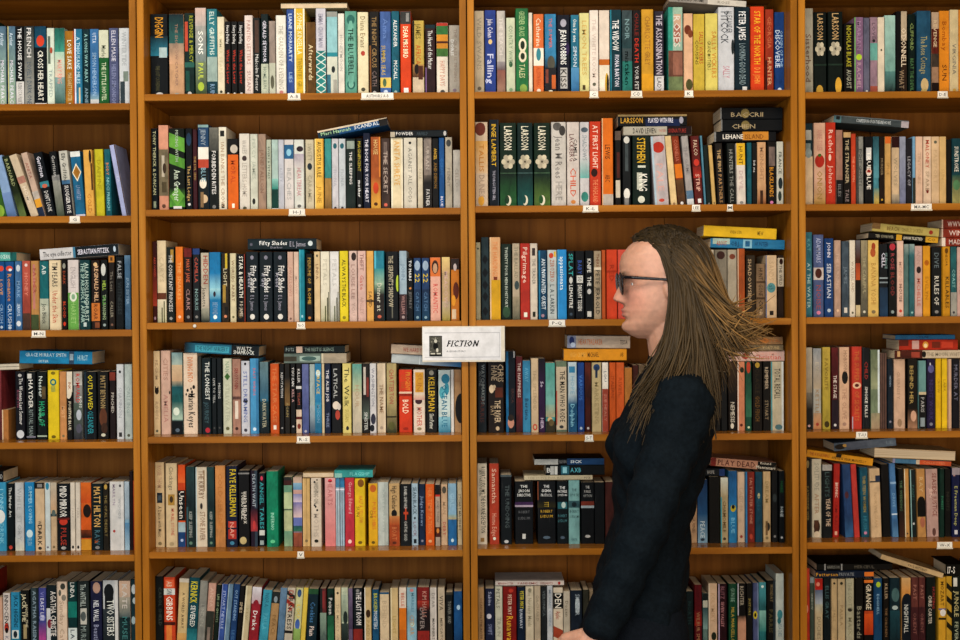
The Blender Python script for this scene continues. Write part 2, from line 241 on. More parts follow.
565 632 170 18262e|o 50 8 14 3 889;t 20 58 e8e8e8 Fifty Shades @6,5;t 30 50 aab Freed @3,3;t 62 84 99a E L James @5,3;o 50 93 20 4 d8d8d4
637 708 170 18262e|o 50 8 14 3 889;t 20 58 e8e8e8 Fifty Shades @6,5;t 30 50 aab of Grey @3,3;t 62 84 99a E L James @5,3;o 50 93 20 4 d8d8d4
712 783 170 18262e|o 50 8 14 3 889;t 20 58 e8e8e8 Fifty Shades @6,5;t 30 50 aab Freed @3,3;t 62 84 99a E L James @5,3;o 50 93 20 4 d8d8d4
787 818 170 c8a898|t 6 80 b88878 SWALLOWS;p 96 8a6a60
820 848 170 d0b8a8|t 10 86 c0a090 MIDWIFE
850 878 158 1a8aa0|b 0 0 22 100 4ab0c0;o 50 93 20 2 9cd
885 922 180 181410|t 6 44 b89848 PERFUME OF;t 50 76 c8a040 ROME;p 95 c84
@300 220
76 108 168 d0b890|t 10 48 8a6a50 LINDA;o 50 6 16 2 554
110 158 168 d8d4c4|g 60 100 d8d4c4 b8b898;b 70 66 82 100 4a4a28;b 45 78 58 100 5a6030;b 86 58 94 100 3a3c20;t 10 50 c4c0b0 PETALS
160 208 168 d4d4d4|g 60 100 d4d4d4 b0b4a8;b 70 66 82 100 4a4a28;b 45 78 58 100 5a6030;b 86 58 94 100 3a3c20;t 10 50 c0c0c0 PETALS
212 257 165 d8c820|t 12 45 2a2810 ALWAYS;t 47 80 1c1a0c THE BLACK;p 95 9a8c14
262 305 165 c8b0a8|o 60 8 32 6 3a2a28;t 18 70 a08078 LOUISE LEE;t 74 92 b09890 YOU
308 352 165 d0b0a8|t 4 28 8a6058 THEFT;t 30 60 c06a60 Gate;t 66 90 b89890 AINSLEY
355 393 165 d8a858|t 50 88 7a5420 SAND;b 0 0 10 100 c08a38;s 70 73 5a4018
396 450 165 2a88a0|b 0 0 18 100 5ab8d0;g 25 48 3a98a0 9ab8a0;g 48 62 8aa890 3a3a38;s 62 100 342c28;t 46 86 c8c8b8 Dinner at;p 94 c86a50
458 525 168 14181c|t 6 80 b8b09a THE SERPENT'S SHADOW @4,4;o 96 46 14 12 b0c838;b 45 40 55 96 6a6a60
530 570 165 9ab0c0|t 10 50 7a90a4 JOHN;s 62 100 4a3438;t 64 90 b08a88 WILLIAM;p 95 a99
573 603 205 141414|t 3 36 eee TO MARS;t 44 90 777 JEFFREY;p 48 c84
607 645 203 2a4a78|o 50 12 40 8 9ab0c8;t 14 50 d0b828 22 @5,7;g 50 100 1f3a60 1a4a6a;t 54 84 5a80a8 CATCH;p 95 8ab
650 690 203 2a4a78|o 50 12 40 8 9ab0c8;t 14 50 d0b828 22 @5,7;g 50 100 1f3a60 1a4a6a;t 54 84 5a80a8 CATCH;p 95 8ab
695 750 200 d8a898|s 0 30 d87838;o 48 15 34 11 4a2c1c;o 48 17 22 8 c8a080;t 42 88 d0605a ROMANTIC
757 800 198 b8a078|g 0 25 d8c080 c8a878;t 14 88 c8a8a0 MEADOWS;g 70 100 b8a890 a89848
805 850 205 c87a20|s 0 18 3a2a28;o 50 14 20 6 c8b8b8;o 60 52 36 14 6a2c14;o 30 68 26 9 e09a28;b 10 82 60 98 d8c0a0
@140 220
F 575 942 98 158 1c3038|t 17 57 eee Fifty Shades @4,4;t 32 52 99a Darker @8,2;t 61 84 aab E L James;o 91 45 3.5 24 c8d4d8;o 5 52 2 14 667;N across three matching spines
#3 2 465 220
55 83 120 b8b090|t 14 80 9a9478 REBUS;p 8 554
87 128 92 2f4248|k 50 27 42 6 12181c;k 50 43 42 6 12181c;k 50 58 42 6 12181c;k 50 72 42 6 12181c;k 50 90 42 6 12181c
132 190 92 d8a878|s 52 100 d8a818;t 5 48 d88a50 THE HARDINGS;b 35 48 70 52 8a4020;b 0 0 12 100 e0c098
193 248 128 1c3024|t 4 84 c8d0c4 TWENTY FOUR MEN IN HISTORY @5,3;o 50 90 38 8 3a5a40
253 292 125 b8a890|t 4 46 8a8470 THE BALLAD;o 60 55 34 6 4a5a5a;g 70 100 a89a80 6a6a58
295 347 125 c03828|t 5 52 e8c8b8 Pilgrimage @5,5;b 35 91 70 97 eed
348 387 125 d0c4b4|b 25 6 70 16 4a3c38;t 20 54 8a8078 THE TRADER;b 30 90 70 97 332
392 437 162 1a4a6a|t 12 86 d8e4ec AN UNWANTED GUEST @6,5;b 0 0 20 100 2a80a8;p 95 a89
440 490 160 b8c0c0|o 40 8 26 4 c84a2a;t 14 46 b0623a ZEROZERO;t 50 92 4a5458 L A LARKIN;b 70 2 92 10 d8b030
493 543 158 2a90d0|t 10 58 e0f0f8 appassionata;b 0 0 10 100 5ab0e0
545 585 165 141a1e|t 4 36 3ab0b0 SPLAT @5,6;o 50 43 24 5 d0d0cc;t 50 84 e0e0dc LEMAITRE;p 93 456
588 637 165 10141a|t 14 34 3a5aa8 BABY;b 15 36 85 47 c8c8c4;t 38 45 333 SO;t 50 88 d8d8d4 DREAMT TESSEN
640 685 163 12161a|t 12 32 e0e0dc KNIFE;t 38 52 e0e0dc THE;o 50 60 24 4 bbb;b 25 89 75 97 c8c8c4
688 727 165 a89880|t 4 24 7a4a30 THERE;t 28 94 2a2420 PETE JERROLD @5,6;s 24 28 d0c4b0
730 750 160 b85a28
755 812 158 d04a28|t 8 60 b03a1c RED;s 30 33 b03a1c
815 862 158 d05848|t 8 60 b84838 RUM
865 905 158 c8b8b0|
907 945 158 c0b4b4|b 60 0 100 100 a8b4c4
@625 215
G 80 425 200 7
430 475 185 c0b8a8|o 50 8 30 5 5a3a30
477 545 185 8a8478|o 50 8 34 6 4a2c28
548 597 185 b0a898|o 50 10 34 4 8a4a38
600 640 180 b05a28|b 0 0 14 100 d0b8a0
645 695 215 3a3024|t 5 76 c0a888 SHADOWSIDE @4,4
700 747 260 8a7258|t 8 30 3a2c20 HUNT;s 32 36 5a4430;t 38 60 4a3828 GONE;s 62 66 5a4430;t 68 92 2a2018 GIRL;o 50 90 24 6 b8a080
750 810 215 d0b898|b 0 0 8 100 3a6aa8;o 50 52 40 8 5a98a0;t 48 56 3a7080 ab;t 10 40 c0a888 SANDS;b 35 89 70 96 2a2420
813 847 215 3a2a20|s 4 50 c8bca8;o 60 10 30 5 3a1c14;t 16 48 6a6458 THE WILD
F 455 850 124 176 2a80b0|R -2;b 3 0 26 60 a8c0b8;t 8 22 b85a40 ABOUT;t 28 38 1a4a70 OBJ;b 44 5 56 95 8ac0d8;b 47 20 53 80 2a70a0;t 60 78 1a5080 HUNTER;N under the yellow one
F 418 806 47 107 e0b820|R -3.2;t 36 52 6a5010 VIVEKA STEN;t 74 82 7a6014 MEW;N top of the pair at right
#3 3 780 215
135 172 92 3a8090|t 30 96 b8d8d8 AT THE WATER;t 4 26 6ab0b8 KAT
178 233 105 5a6a98|t 4 34 b0b8d8 ADAM MARS;s 40 55 c8bcb8;o 50 47 34 6 5a2a20;t 60 92 a85a60 NOISE;p 95 d8a
237 285 125 1a4a88|t 5 24 dde JOHN @5,4;t 32 76 d0d8e8 SEBASTIAN @5,5;p 92 bcd
290 325 135 b89a88|p 92 e0c0a0;t 10 70 c8ac9a THE BURNING
330 368 140 4a5a68|t 10 80 7a8a98 JAMES;b 30 88 75 95 d0ccc4
372 402 135 d8d0c0|t 10 86 a89888 WATERLAND;p 95 665
403 428 135 5a3020|g 0 25 6a6a70 5a3020;g 30 52 a8482a c8602a;s 52 85 1c1818;s 85 100 c8b890
432 467 135 8a8068|g 0 100 9a9074 5a5a50;t 12 80 b0a888 THE CAREFUL;p 94 ccb
470 527 135 d8b868|o 50 8 20 5 a84a28;o 45 16 26 6 b05a30;t 30 84 b89048 BANANA YOSHI;p 94 875
530 575 155 182028|t 12 32 dde CELL;t 6 40 8aa SILENCE @8,3;s 46 48 9aa8b0;s 52 54 8a98a0;g 60 100 1f3a54 24486a
578 622 150 121a1c|o 50 5 36 5 c03a4a;t 14 36 a84a50 ROSE;t 40 72 8a3a38 BLOOD;p 94 9aa
625 660 138 d8b8a8|t 20 70 c8a090 MIDNIGHT;t 55 84 5a3a34 HOUSE;o 50 93 24 2 d04a38
662 687 155 5a7a78|g 0 15 9aa8a4 5a7a78
690 718 155 3a7078|g 0 15 9ab0b0 3a7078;p 95 9cc
720 760 165 c8a8a0|o 50 34 32 5 3a2c2c;t 46 86 c06a5a MICHELLE;t 6 26 b89890 ANN
763 802 165 d89a20|o 50 24 34 4 b86a10;t 32 88 b87c14 EVELYN
808 862 172 1a2024|t 8 30 6a7a80 DIVE;t 42 84 d0d0c8 RULES OF;p 94 888
865 908 168 c8901c|t 4 28 5a3c0c VINEGAR @5,3;t 36 96 3a280c KILLABLES @6,5;o 50 6 24 4 7a5010
910 943 168 2a6a70|s 66 100 a0a098;t 28 64 8ac0c0 COAST;p 95 4a4a50
945 985 170 c8a8a0|t 20 80 b89088 THRONE
F 470 842 92 124 141414|R -4.5;t 10 36 a8a48c TED CONOVER;b 40 0 48 100 d0a028;t 50 78 dcd8c8 SHORTLISTED;b 82 0 100 100 d0a028;t 85 96 3a2c0c CO;N lower of the tilted pair
F 490 846 38 84 b8a860|R -5.5;t 22 40 7a5a28 BEACH;t 44 76 8a7838 CHARLES DICKENS;o 88 55 3 26 a83a28;b 0 0 12 70 8a6a40;N upper of the tilted pair
F 862 985 117 164 9a3a28|b 0 0 16 100 e0d4c8;t 32 96 e0c8c0 MADE @5,6;N lowest of three red ones at right edge
F 862 985 65 114 9a3a28|b 0 0 6 100 d0b8a8;t 32 96 e0c8c0 WIN! @5,6;N middle of three red ones at right edge
F 862 985 14 62 8a3424|b 0 0 6 100 d0b8a8;t 26 96 e0c8c0 WWW! @5,6;N top of three red ones at right edge
#4 0 0 330
-40 8 215 8a3a40|g 0 100 904048 5a3030
10 45 425 b07840|b 0 0 18 100 d8c0a0
82 133 220 1c1c26|t 10 78 d8d8d8 The Womens Last Summer @6,4;t 20 60 8a4a60 ROBYN @3,3;o 50 92 40 6 c8ccd4;p 6 bbb
140 190 222 1a2022|b 15 3 60 10 d0d0cc;t 12 54 e0e0dc HAYDER;t 56 94 8a9898 RITUAL MAN;s 95 97 889
197 250 222 141e1c|t 4 40 d0dcd8 Nesser @4,4;b 50 22 90 40 6a5a3a;t 44 80 2ab080 HOUR OF @5,6;t 48 76 8ad0b0 WOLF @3,3;s 94 96 aba
255 315 215 d8c018|o 50 17 30 5 1a7a80;o 50 17 16 2.6 c8c050;b 30 22 70 31 a8a848;p 96 7a6a10;p 4 8a7a10
318 355 222 c8905a|t 40 80 e0b080 MIST;p 95 875
357 387 222 1c1816|s 0 30 d8d0c0;o 30 30 60 10 d8d0c0;t 10 32 a86a40 INK;t 44 86 e0d8c0 FUGITIVE BLUE
392 440 222 8a8a88|g 0 20 a09a94 c0c0bc;t 3 46 c83a28 ROMUALD;g 46 100 5a6a60 3a3a44;o 60 64 30 8 b0b8c4;t 30 60 d8dcd8 ROSS @8,3;o 60 84 34 7 5a5a6a
450 515 222 12181e|t 5 56 d8c828 OUTLAWED @5,4;t 58 92 2a98a8 OLEANDER;b 0 0 14 100 1f3848
520 580 222 1a1612|t 6 54 b09868 MATT BEYNON;o 50 68 36 14 6a4028;o 60 84 30 8 4a3020;p 94 ccb
585 617 218 2a1a18|s 2 14 8a3a28;t 32 62 bab4ac PINCHED
622 660 183 c8ccd0|o 50 10 18 2 3a3c40;t 18 84 a8acb4 SHANNON;b 28 91 72 97 3a3a3c
665 705 183 b8c4c0|t 10 84 98a8a4 CALLING;p 95 665
F -10 103 175 207 c8c0b0|R 1.5;b 0 40 100 52 8a8478;N at the left edge
F 105 492 138 208 1f8fc0|R -1.2;t 8 64 c8e4f0 GRACE MURRAY SMITH @3,3;t 26 40 c0dce8 SISTER @8,2;b 68 0 75 100 3a5a78;b 69 20 74 70 a0b8c8;t 80 94 b0dcec HURST;N across the tops
#4 1 140 330
65 107 112 d0b890|o 50 48 34 4 2a2018;o 30 45 10 3 2a2018;o 70 45 10 3 2a2018;t 5 40 b09878 PILGRIM;t 55 88 b09878 ROOFS;p 96 665
112 163 110 c8a898|t 4 40 b08878 CITIES;t 46 92 b88a80 AMELIA;o 92 50 8 2 333
170 228 120 1a5a60|g 0 15 7a9aa0 a0b0a8;g 15 35 c8b090 c0a080;g 35 42 a89880 2a6a70;g 42 60 1a5a64 1f6a6a;g 60 82 2a6a68 a8c0b0;o 40 72 30 5 d0dcd0;g 82 84 80a098 0a1216;s 84 100 0a1216;p 95 678
230 307 123 d8c4b0|t 5 36 d88a5a DIVING INTO @5,4;o 30 46 9 2 2a2420;o 55 44 6 1.5 2a2420;o 75 42 10 2.5 2a2420;o 20 51 6 1.5 2a2420;o 62 48 8 2 2a2420;o 40 53 6 1.5 2a2420;t 50 92 2a2420 Marian Keyes @6,5
312 328 140 3a3c38
330 380 150 14262c|t 5 55 dce0dc THE LONGEST @6,5;t 58 86 4a6a74 JOURNEY;o 60 95 26 3.5 b83040
383 408 150 141e22|t 12 74 b8bcbc LIVE TO TELL;p 92 555
410 437 150 141e22|t 12 74 b8bcbc MISSING;p 92 555
443 490 152 c0c4b0|k 50 24 34 5 4a7a38;t 4 18 8aa088 NAN;t 34 84 a8ac98 STILLWATER;p 93 664
493 537 155 a88070|t 12 40 8a2a28 SEROTONIN;s 50 54 6a4a44;b 30 56 70 80 d8ccc0;p 93 4a3028
540 585 165 c0c4d0|o 50 4 14 2 223;t 14 84 6a78b0 STILL DREAMING;o 50 55 30 3 222;p 95 445
587 633 152 4a98c8|t 10 52 c86a70 EAST WINDS @5,3;b 70 0 100 100 3a80b0;p 94 cde
640 685 170 3a6a78|g 0 55 6a8890 2a6888;g 55 100 1f4a58 10181c;t 52 92 b8b8a0 DARKWATER
695 742 180 c85a1c|t 5 84 d88048 THE STAIRCASE;b 35 88 68 94 f0e4d8
745 770 180 1a1818|t 5 56 ccc REPUTATION;p 92 999
772 800 180 2a241c|g 20 60 2a241c 8a6a3a;t 40 92 9a8a5a AGAIN
803 830 180 1a1616|t 5 32 ddd YOU CAN;t 32 60 c8a0a0 KILL A;p 90 bbb
833 862 180 1c1412|t 5 30 ccc KILLER;s 32 36 ccc;t 40 60 a85a48 TEAM;s 66 100 d0bca8;s 76 80 6a2a20;o 50 90 34 4 8a3a28
865 900 182 5a68a0|g 0 100 6a74a8 4a5890;p 97 aab
905 933 182 a0b0b0|g 60 100 a0b0b8 3a5a78
@300 325
74 115 205 2a88b8|t 5 48 d8c060 SURFACE;o 50 14 34 5 c8e0e8;g 56 100 3a98c0 1f6a90;t 52 92 7ac MOON
117 130 205 c8b898
132 163 205 1c2a48|t 4 60 d8d8e0 THE ALIBI JOB;t 66 96 8a98b8 THREE
168 222 208 1a1a1c|t 4 52 b8bcbc LATICAL @4,4;o 45 60 36 6 d8ccc0;o 60 74 24 7 b84a3a;o 75 62 18 5 c8c0b8
227 273 205 d0c478|t 6 62 4a4828 The Walk @5,6;o 55 93 18 3 333;t 66 84 b0a458 SUSAN
280 330 208 8ab0a0|g 0 40 5aa098 b0b898;g 40 100 c0b8a0 b8b0a0;t 12 82 b09a80 HOUR
333 370 205 2a2420|b 15 5 50 45 c0b8b0;b 60 20 95 65 8a3a30;g 48 80 2a2420 5a6a60;t 70 96 c8ccc8 SINISTER
373 407 205 c8c8cc|t 6 62 8a8c98 WASHINGTON;o 50 80 40 8 3a3c50;o 30 93 40 5 2a2c34
412 457 205 c8b8a0|t 30 72 8a6a4a THE NAME;p 93 a98;b 75 0 100 100 d4c4ac
462 515 205 b0a070|t 8 58 b0584a CHATTERTON;g 55 100 b0a070 3a4024;s 76 78 2a2818;o 50 90 34 6 6a6a38
528 598 238 d0401c|s 35 38 e0c0a8;t 4 33 d8902a PROGENY @7,4;t 8 30 b85818 OF THE @3,3;s 38 42 a02c12;t 48 70 f0d8c0 BOLD;p 94 b03010
605 667 238 d8c8b8|b 15 4 90 36 d8a030;t 6 34 c8882a SUN;o 45 50 32 5 4a2c34;g 40 48 d8c0a8 c89a90;t 60 90 c86a5a MOTHER;p 94 986
672 732 238 1c1a18|o 50 5 22 4 9a988c;t 12 66 d8b428 KELLERMAN @5,6;t 70 94 dcdcd0 Silent Partner
738 803 240 c0d0d0|o 60 14 36 8 2a88a8;o 30 36 24 10 5ab0c0;o 70 30 20 10 3a98b0;t 24 92 2a7898 OCEAN BLUE @5,5;g 75 100 8ac0d0 3a88a8
805 821 238 d8d4d0
823 860 238 b08a60|o 90 62 80 24 1a1614;g 0 20 b89068 a87c50
F -85 248 142 196 6a7a74|b 0 30 20 80 4a4638;b 25 25 58 80 9ab0a8;o 40 52 12 24 4a6a68;b 60 0 100 100 a89c88;b 60 0 63 100 c8c0a8;N lower of the pair in the middle
F -85 240 97 138 12201f|b 20 10 30 95 c8b0a0;t 3 16 9aa POTS;t 34 82 8aa098 THE REST IS SILENCE;N upper of the pair in the middle
F 487 858 150 200 b0b8bc|R -4;g 40 100 b0b8bc 1f78b0;b 40 0 41 100 d0d8dc;t 44 56 8ab0c8 PORTLAND;N under the cream one beside the sign
F 485 800 86 138 b8a490|R -3.5;t 20 52 a03a28 WE HARDY;t 56 90 8a8478 TESS;N top of the pair behind the sign
@140 330
F 237 633 68 122 2a7a98|R -3.5;g 0 14 101c22 2a7a98;b 14 20 60 85 4ab0c8;t 16 58 2a6a80 THE NIGHT NURSERY;b 63 0 100 100 101c22;t 66 94 e0e4e0 SHAMROCK @7,4;t 70 90 e0e4e0 WALTZ @3,4;N sloping down to the right
#4 2 465 325
68 115 200 2a3238|t 3 60 a0a8a8 WATCHMAKERS @6,4;t 6 40 888c8c ALONE @3,3;t 50 86 6a3a30 HARRIS
122 208 198 2a1c14|t 3 28 c0a888 CHRIS @8,4;t 5 26 c0a888 HANE @4,4;o 22 38 16 6 e0c8a8;o 40 36 10 4 d0b898;b 45 36 95 50 6a3018;t 54 86 d0b898 THE RIVER @6,4;t 62 76 b09878 DAY @3,3;o 60 94 12 3 c8b090
218 270 140 0e1c28|b 0 0 26 100 1a70a0;b 80 0 96 8 aaa;o 50 88 34 7 c8907a;o 50 82 34 4 3a2c20;t 40 70 5a3a34 ERICA @7,3
272 307 168 6a2428|t 8 54 d8c0b8 THE HAPPINESS;g 55 100 7a2c2c 4a1a20
308 350 190 3a8ab0|t 48 88 1c3a60 Bertina @5,5;t 10 30 6ab0d0 AWAY
353 392 178 c8b090|t 10 76 b09878 THE SPLENDID;o 50 93 34 4.5 c84a28;o 50 93 18 2.5 c8b090
393 428 178 3a1c48|s 0 8 8a8a84;t 26 44 d0c4d8 So;g 0 40 1c1620 3a1c48;t 80 96 c8b8d0 HEIR
430 480 202 4a9a98|g 0 60 4a9a90 7ab0a8;g 60 78 8ab0a0 b0a888;o 45 82 28 4 d0b080;s 84 100 3a3420;o 60 86 30 5 6a5a38
485 543 192 c0b098|s 0 8 6a7a64;t 14 86 2a2820 THE MAN WHO RODE @6,5;b 0 42 10 90 c05040;p 93 444;s 97 100 6a7a68
550 597 198 b0c0c8|b 10 6 80 15 3a88b0;t 20 46 8ab0c4 HOPE;g 46 60 b0c0c8 2a6a90;s 60 100 1f5a80;t 60 92 8ac4d8 Dolphin
600 637 200 1f4a90|t 12 60 4a80c8 VARIOUS;p 95 abc
640 672 200 4a1c14|g 0 50 6a2c1c 3a1810;p 95 bbb
677 728 200 b8a880|o 50 7 36 5 2a4a78;b 35 6 60 22 2a3a58;t 28 88 a09068 MARKETING
732 765 200 d8d4cc|t 6 34 6a7a8a LOU;s 38 100 a04a38;t 42 88 c88878 SUE HEALY
770 805 200 c05a20|t 10 60 a04414 ITALIAN
807 850 200 c8602a|t 10 60 a84a18 RIVER
852 892 228 b0783a
G 895 960 220 2
@625 325
G 110 430 220 6
437 475 300 3a3a48|b 0 0 20 100 2a4a50;p 90 a66
478 510 250 1a1a1c
512 546 250 181c20
550 597 200 201814|g 0 45 4a3420 201814;t 58 88 d0ccc0 NEMESIS;o 45 93 20 4 d8d4c8
600 640 195 d08a68|b 0 0 14 100 e0d8d0;o 60 12 28 4 2a3a28;p 92 6a2a20
643 675 195 1f5a48|o 50 8 34 9 c04a30;g 30 80 1f5a48 3a7a60;p 95 cdb
680 733 195 1a140f|o 50 5 24 4 b89838;t 50 86 7a5a28 GOLD FINCH;t 10 46 3a3020 ORACLE
735 775 195 14110f|t 8 40 c0b09a REMEMBER;t 56 84 9a8a70 STUART
778 847 195 c0b8a0|b 0 0 10 100 3a98a8;b 84 0 100 100 d8dcd8;t 10 54 4a4438 TOTAL RECALL @5,5;o 60 95 30 4 5a8088
@465 325
F 527 862 122 187 d8941c|t 10 36 e0a848 HIGH CRIMES;t 38 56 6a4410 MICHAEL;t 90 95 5a3a10 AB;N lower of the pair left of the walking person
F 545 880 47 115 b8a898|R -.8;b 0 0 14 100 8a90a8;o 7 40 4 34 2a3a78;o 9 75 4 20 b8c4d8;t 18 56 c87a4a HEARTBREAKER;t 84 96 3a3430 TESSA;N upper of the pair left of the walking person
@625 325
F 540 850 134 190 d0b0a8|o 33 50 6 30 c05040;t 5 20 d0847a MAR @4,4;t 48 94 d06a60 Christian @6,5;t 52 92 d8a098 CHRISTMAS @3,3;N lowest of the pile of three
F 590 843 99 132 8a7a60|t 20 50 4a4030 DEADLOCK;t 58 92 c8b080 FORTUNE;N middle of the pile of three
F 598 841 55 97 b08a60|o 60 50 10 36 d89048;t 60 96 c87a38 ROYAL;N top of the pile of three
#4 3 780 325
137 172 120 c0b4a0|g 0 55 b8b0a0 a89c88;g 55 75 8a8478 2a2824;s 75 100 26221f;p 96 caa
177 220 125 b0b0a8|g 0 50 a0a8b0 b8a890;g 80 100 b89878 c88a58;t 14 34 c0b8a8 EVE;t 48 84 a88a68 KETTLE;p 94 a43
227 268 118 b8a040|g 0 100 c0a848 a89838;t 6 60 8a7428 FAVORITE;o 55 94 34 4 4a3c14
275 312 120 5a1820|g 0 30 6a2024 5a1820;t 34 62 e0d4cc THE STAGE @5,5;s 64 100 2a1c2c;p 95 ccc
317 370 118 d0ac90|o 55 37 32 8 1c1c1c;t 4 30 a08068 HOBSON @6,4;t 50 88 b89078 THE OLIVE;p 94 a87
383 437 115 c04030|o 50 47 44 4 e0b898;o 50 47 22 2 6a2a20;t 5 42 c87038 THE SUPPER;t 54 90 c87038 OF SECRETS;b 0 85 10 100 aab
440 480 122 161c24|t 10 46 a83a34 CHILD;t 48 86 e0e0dc SMOKE KILLS @5,4;b 0 0 10 100 2a3a44
485 532 132 7a8a70|g 0 50 6a7a60 9aa080;b 78 0 100 100 d0dce0;o 55 90 16 2 333;g 80 100 9a9478 b0987c
535 570 150 6a5048|b 25 0 35 100 3a2c28;b 60 0 70 100 3a2c28
573 603 180 142838|t 14 50 8aa0b8 HIDDEN @5,3;p 90 889
607 668 182 c8a890|t 18 58 a88a74 GUERNSEY @4,3;o 50 92 20 6 a08468
680 733 182 1c1814|t 6 68 b0985c BEHIND HER @4,4;g 72 100 3a2418 a07a60;o 60 82 30 8 c8a088
740 780 190 6a9898|s 46 50 c8b898;s 50 100 15171b;t 54 76 aaa PARIS;b 20 84 80 97 8a98a0
783 828 182 2a2048|o 50 14 36 6 6a68a0;o 40 7 8 2 ccd;t 30 88 4a3e78 NIGHT WORK;p 94 889
832 860 178 d8b010|t 8 70 a8860c CROW
863 893 178 d8b818|t 8 70 a8860c LARK
895 915 182 c8a890
917 958 182 1c1c28|t 8 60 7a7a90 MURDER AT
960 1000 182 c8b098|t 8 60 b09878 SANDS
F 610 985 130 174 c8b8a0|b 0 0 40 100 5a2418;b 4 10 8 80 c8a070;b 24 20 36 90 a84a38;o 42 50 3 40 1c1c18;t 46 96 9a8c78 THE MOON WHITE;N lowest of three at right
F 635 948 62 119 b03018|b 0 0 16 60 6a2418;b 22 8 34 90 c8a098;o 45 50 5 34 d89838;o 45 56 3 20 e8d0a0;b 56 20 70 80 7a2c18;b 72 20 92 80 c8442a;N middle of three at right
F 615 933 35 60 1f6a98|t 36 56 0f3a60 CITRINE;N top of three at right
#5 0 0 445
-15 33 198 3a98c0|o 30 50 60 10 d8dcdc;t 10 40 8ac8e0 LYNNE;t 60 90 7ac0d8 DRINK
37 75 205 142024|t 6 50 d8dcd8 The Murder Art @5,4;o 50 95 26 3 c84a3a
80 128 200 b8bcc0|t 8 40 a0a4a8 WHITE;t 44 90 a4a8ac STORY;g 80 100 b8bcc0 c8c8b8
132 183 198 1f88c0|t 6 60 9ad0e8 SUMMER LOVING @6,4;o 50 75 34 6 c0d8e0;t 80 92 8ac0dc HELEN
187 237 200 c8b090|s 0 9 22201c;b 25 2 80 7 888;t 56 74 3a3430 WE THE @5,4;t 62 92 2a2824 DARK @5,5;p 96 333
240 268 200 c0ccd0|o 50 5 34 6 2a88a8;p 95 778
270 303 200 c0a888|g 0 40 b8b0a0 c0a080;s 46 50 3a4a50;o 50 45 34 5 5a6a68;p 95 875
305 372 205 141a1e|t 4 50 e0e0dc MIND MIRROR @5,6;o 50 57 34 5 c8402a;g 50 54 141a1e 8a2a1c;t 66 92 b84030 PULSE;p 96 aaa
375 400 200 ccc4b8|t 20 70 b0a8a0 PARK;o 50 95 24 2.5 222
403 428 200 ccc4b8|t 20 70 b0a8a0 PARK;o 50 95 24 2.5 222
430 487 200 c8601c|g 0 30 d87020 c05018;o 60 42 40 10 2a1c14;s 52 70 d0601c;g 70 82 8a4018 1c1814;s 84 100 c89028
487 550 205 10242a|t 5 65 d8b068 MATT HILTON @5,6;t 70 92 4a7888 RAW;t 84 90 c86a30 a;p 96 888
550 580 205 2a2418|o 50 5 28 4 b89848;t 10 86 8a7a48 THE OPAL DESERT
585 662 195 c8c8c8|t 4 34 9a8aa0 MARILYN @3,2;t 8 70 a8acb0 WOODS @7,2;o 30 72 9 2 b83a30;b 80 0 100 100 d4d4d4;o 75 6 8 2 334
665 690 195 8ab0c8|g 0 55 b0c0cc 9ab0c0;g 60 100 5a90b8 a8c4d4
692 710 140 2a1014
711 723 190 c04020
F -60 18 125 185 1a1a1c|t 60 95 aaa END;N at the left edge
#5 1 140 445
70 130 92 c8b088|b 20 36 80 48 2a3440;b 32 39 68 45 4a5a68;t 4 30 b08a70 ROSIE THOM;t 52 88 5a4a38 A Dance with Music @5,4;p 96 875
137 198 97 c8b490|b 20 37 80 50 a8843a;o 50 43 16 4 4a3a20;t 4 32 8a8068 Clockings @5,4;t 54 86 b86048 MURIEL STONE @6,3;p 96 a97
203 242 105 d8581c|g 10 30 d8581c e07838;s 31 68 12181a;t 32 66 e0dcd4 Unseen @5,7;b 0 22 100 31 c84a18;s 70 82 9ab0b8;s 82 100 1f4a80;p 92 abd
247 292 115 1c3434|b 0 0 20 100 3a6068;g 0 50 2a4a4c 1c3034;t 56 88 a8b0ac KEEP SLEEPING @5,4;p 95 687
297 358 118 d0c4b0|b 0 0 10 100 b0c4c8;t 4 40 8a6a50 THE KIRKBY @5,5;o 50 49 12 4 3a3430;t 56 92 9a7a60 STONE RIVER @6,5;b 70 4 84 30 a89478
360 397 118 1a3a3c|g 0 50 2a4e50 1a3438;t 56 88 a8b0ac KEEP SLEEPING @5,4;p 95 687
402 455 110 c88848|t 6 80 b87838 COLD SERENE;g 0 100 c88c50 b88048
460 520 112 1c2440|t 4 62 d8c020 FAYE KELLERMAN @6,6;b 15 68 90 76 c04030;b 15 78 90 90 b83a2c;t 69 89 e0a090 NAP @5,4;p 95 48a
525 585 135 141212|t 28 70 e0dcd4 HARD RED BOX @6,3;t 28 64 d8d4cc TOBIAS HERZ @4,3;o 40 92 32 5 b8a878;s 3 5 888
590 627 135 2a1c30|t 5 48 a8b4c0 DEATH WAIT;b 60 0 100 100 3a4a5a;g 50 80 2a1c30 a83a40;o 50 72 22 6 c04040
632 668 150 121c22|t 12 76 3aa8b0 ANGEL TARES @5,6;o 50 7 20 3 d04060;b 10 78 90 85 c8ccc8;b 20 92 75 98 9aa
675 738 140 0f8a68|t 55 78 9ad8c0 INFERNO @5,3;p 93 6c9
768 812 170 a8b890|s 0 5 2a2a28;s 5 12 4a2420;s 12 22 6a9880;s 24 46 b0c098;s 46 48 5a6a58;s 50 76 b0b890;g 78 100 6a9a80 8aa888
818 865 172 8a7a8a|s 0 8 c0a898;g 8 18 8ab0c8 6a9ac0;s 18 24 c8a098;g 24 36 8a90c0 c8b8c8;g 36 58 7a78b0 d0b8b8;s 58 70 6a78b8;g 70 78 2a5a68 3a7a60;g 80 100 a05a40 8a4a38
868 907 178 c8a870|b 0 0 20 100 d4b480;b 50 0 58 100 a88a58;p 92 875
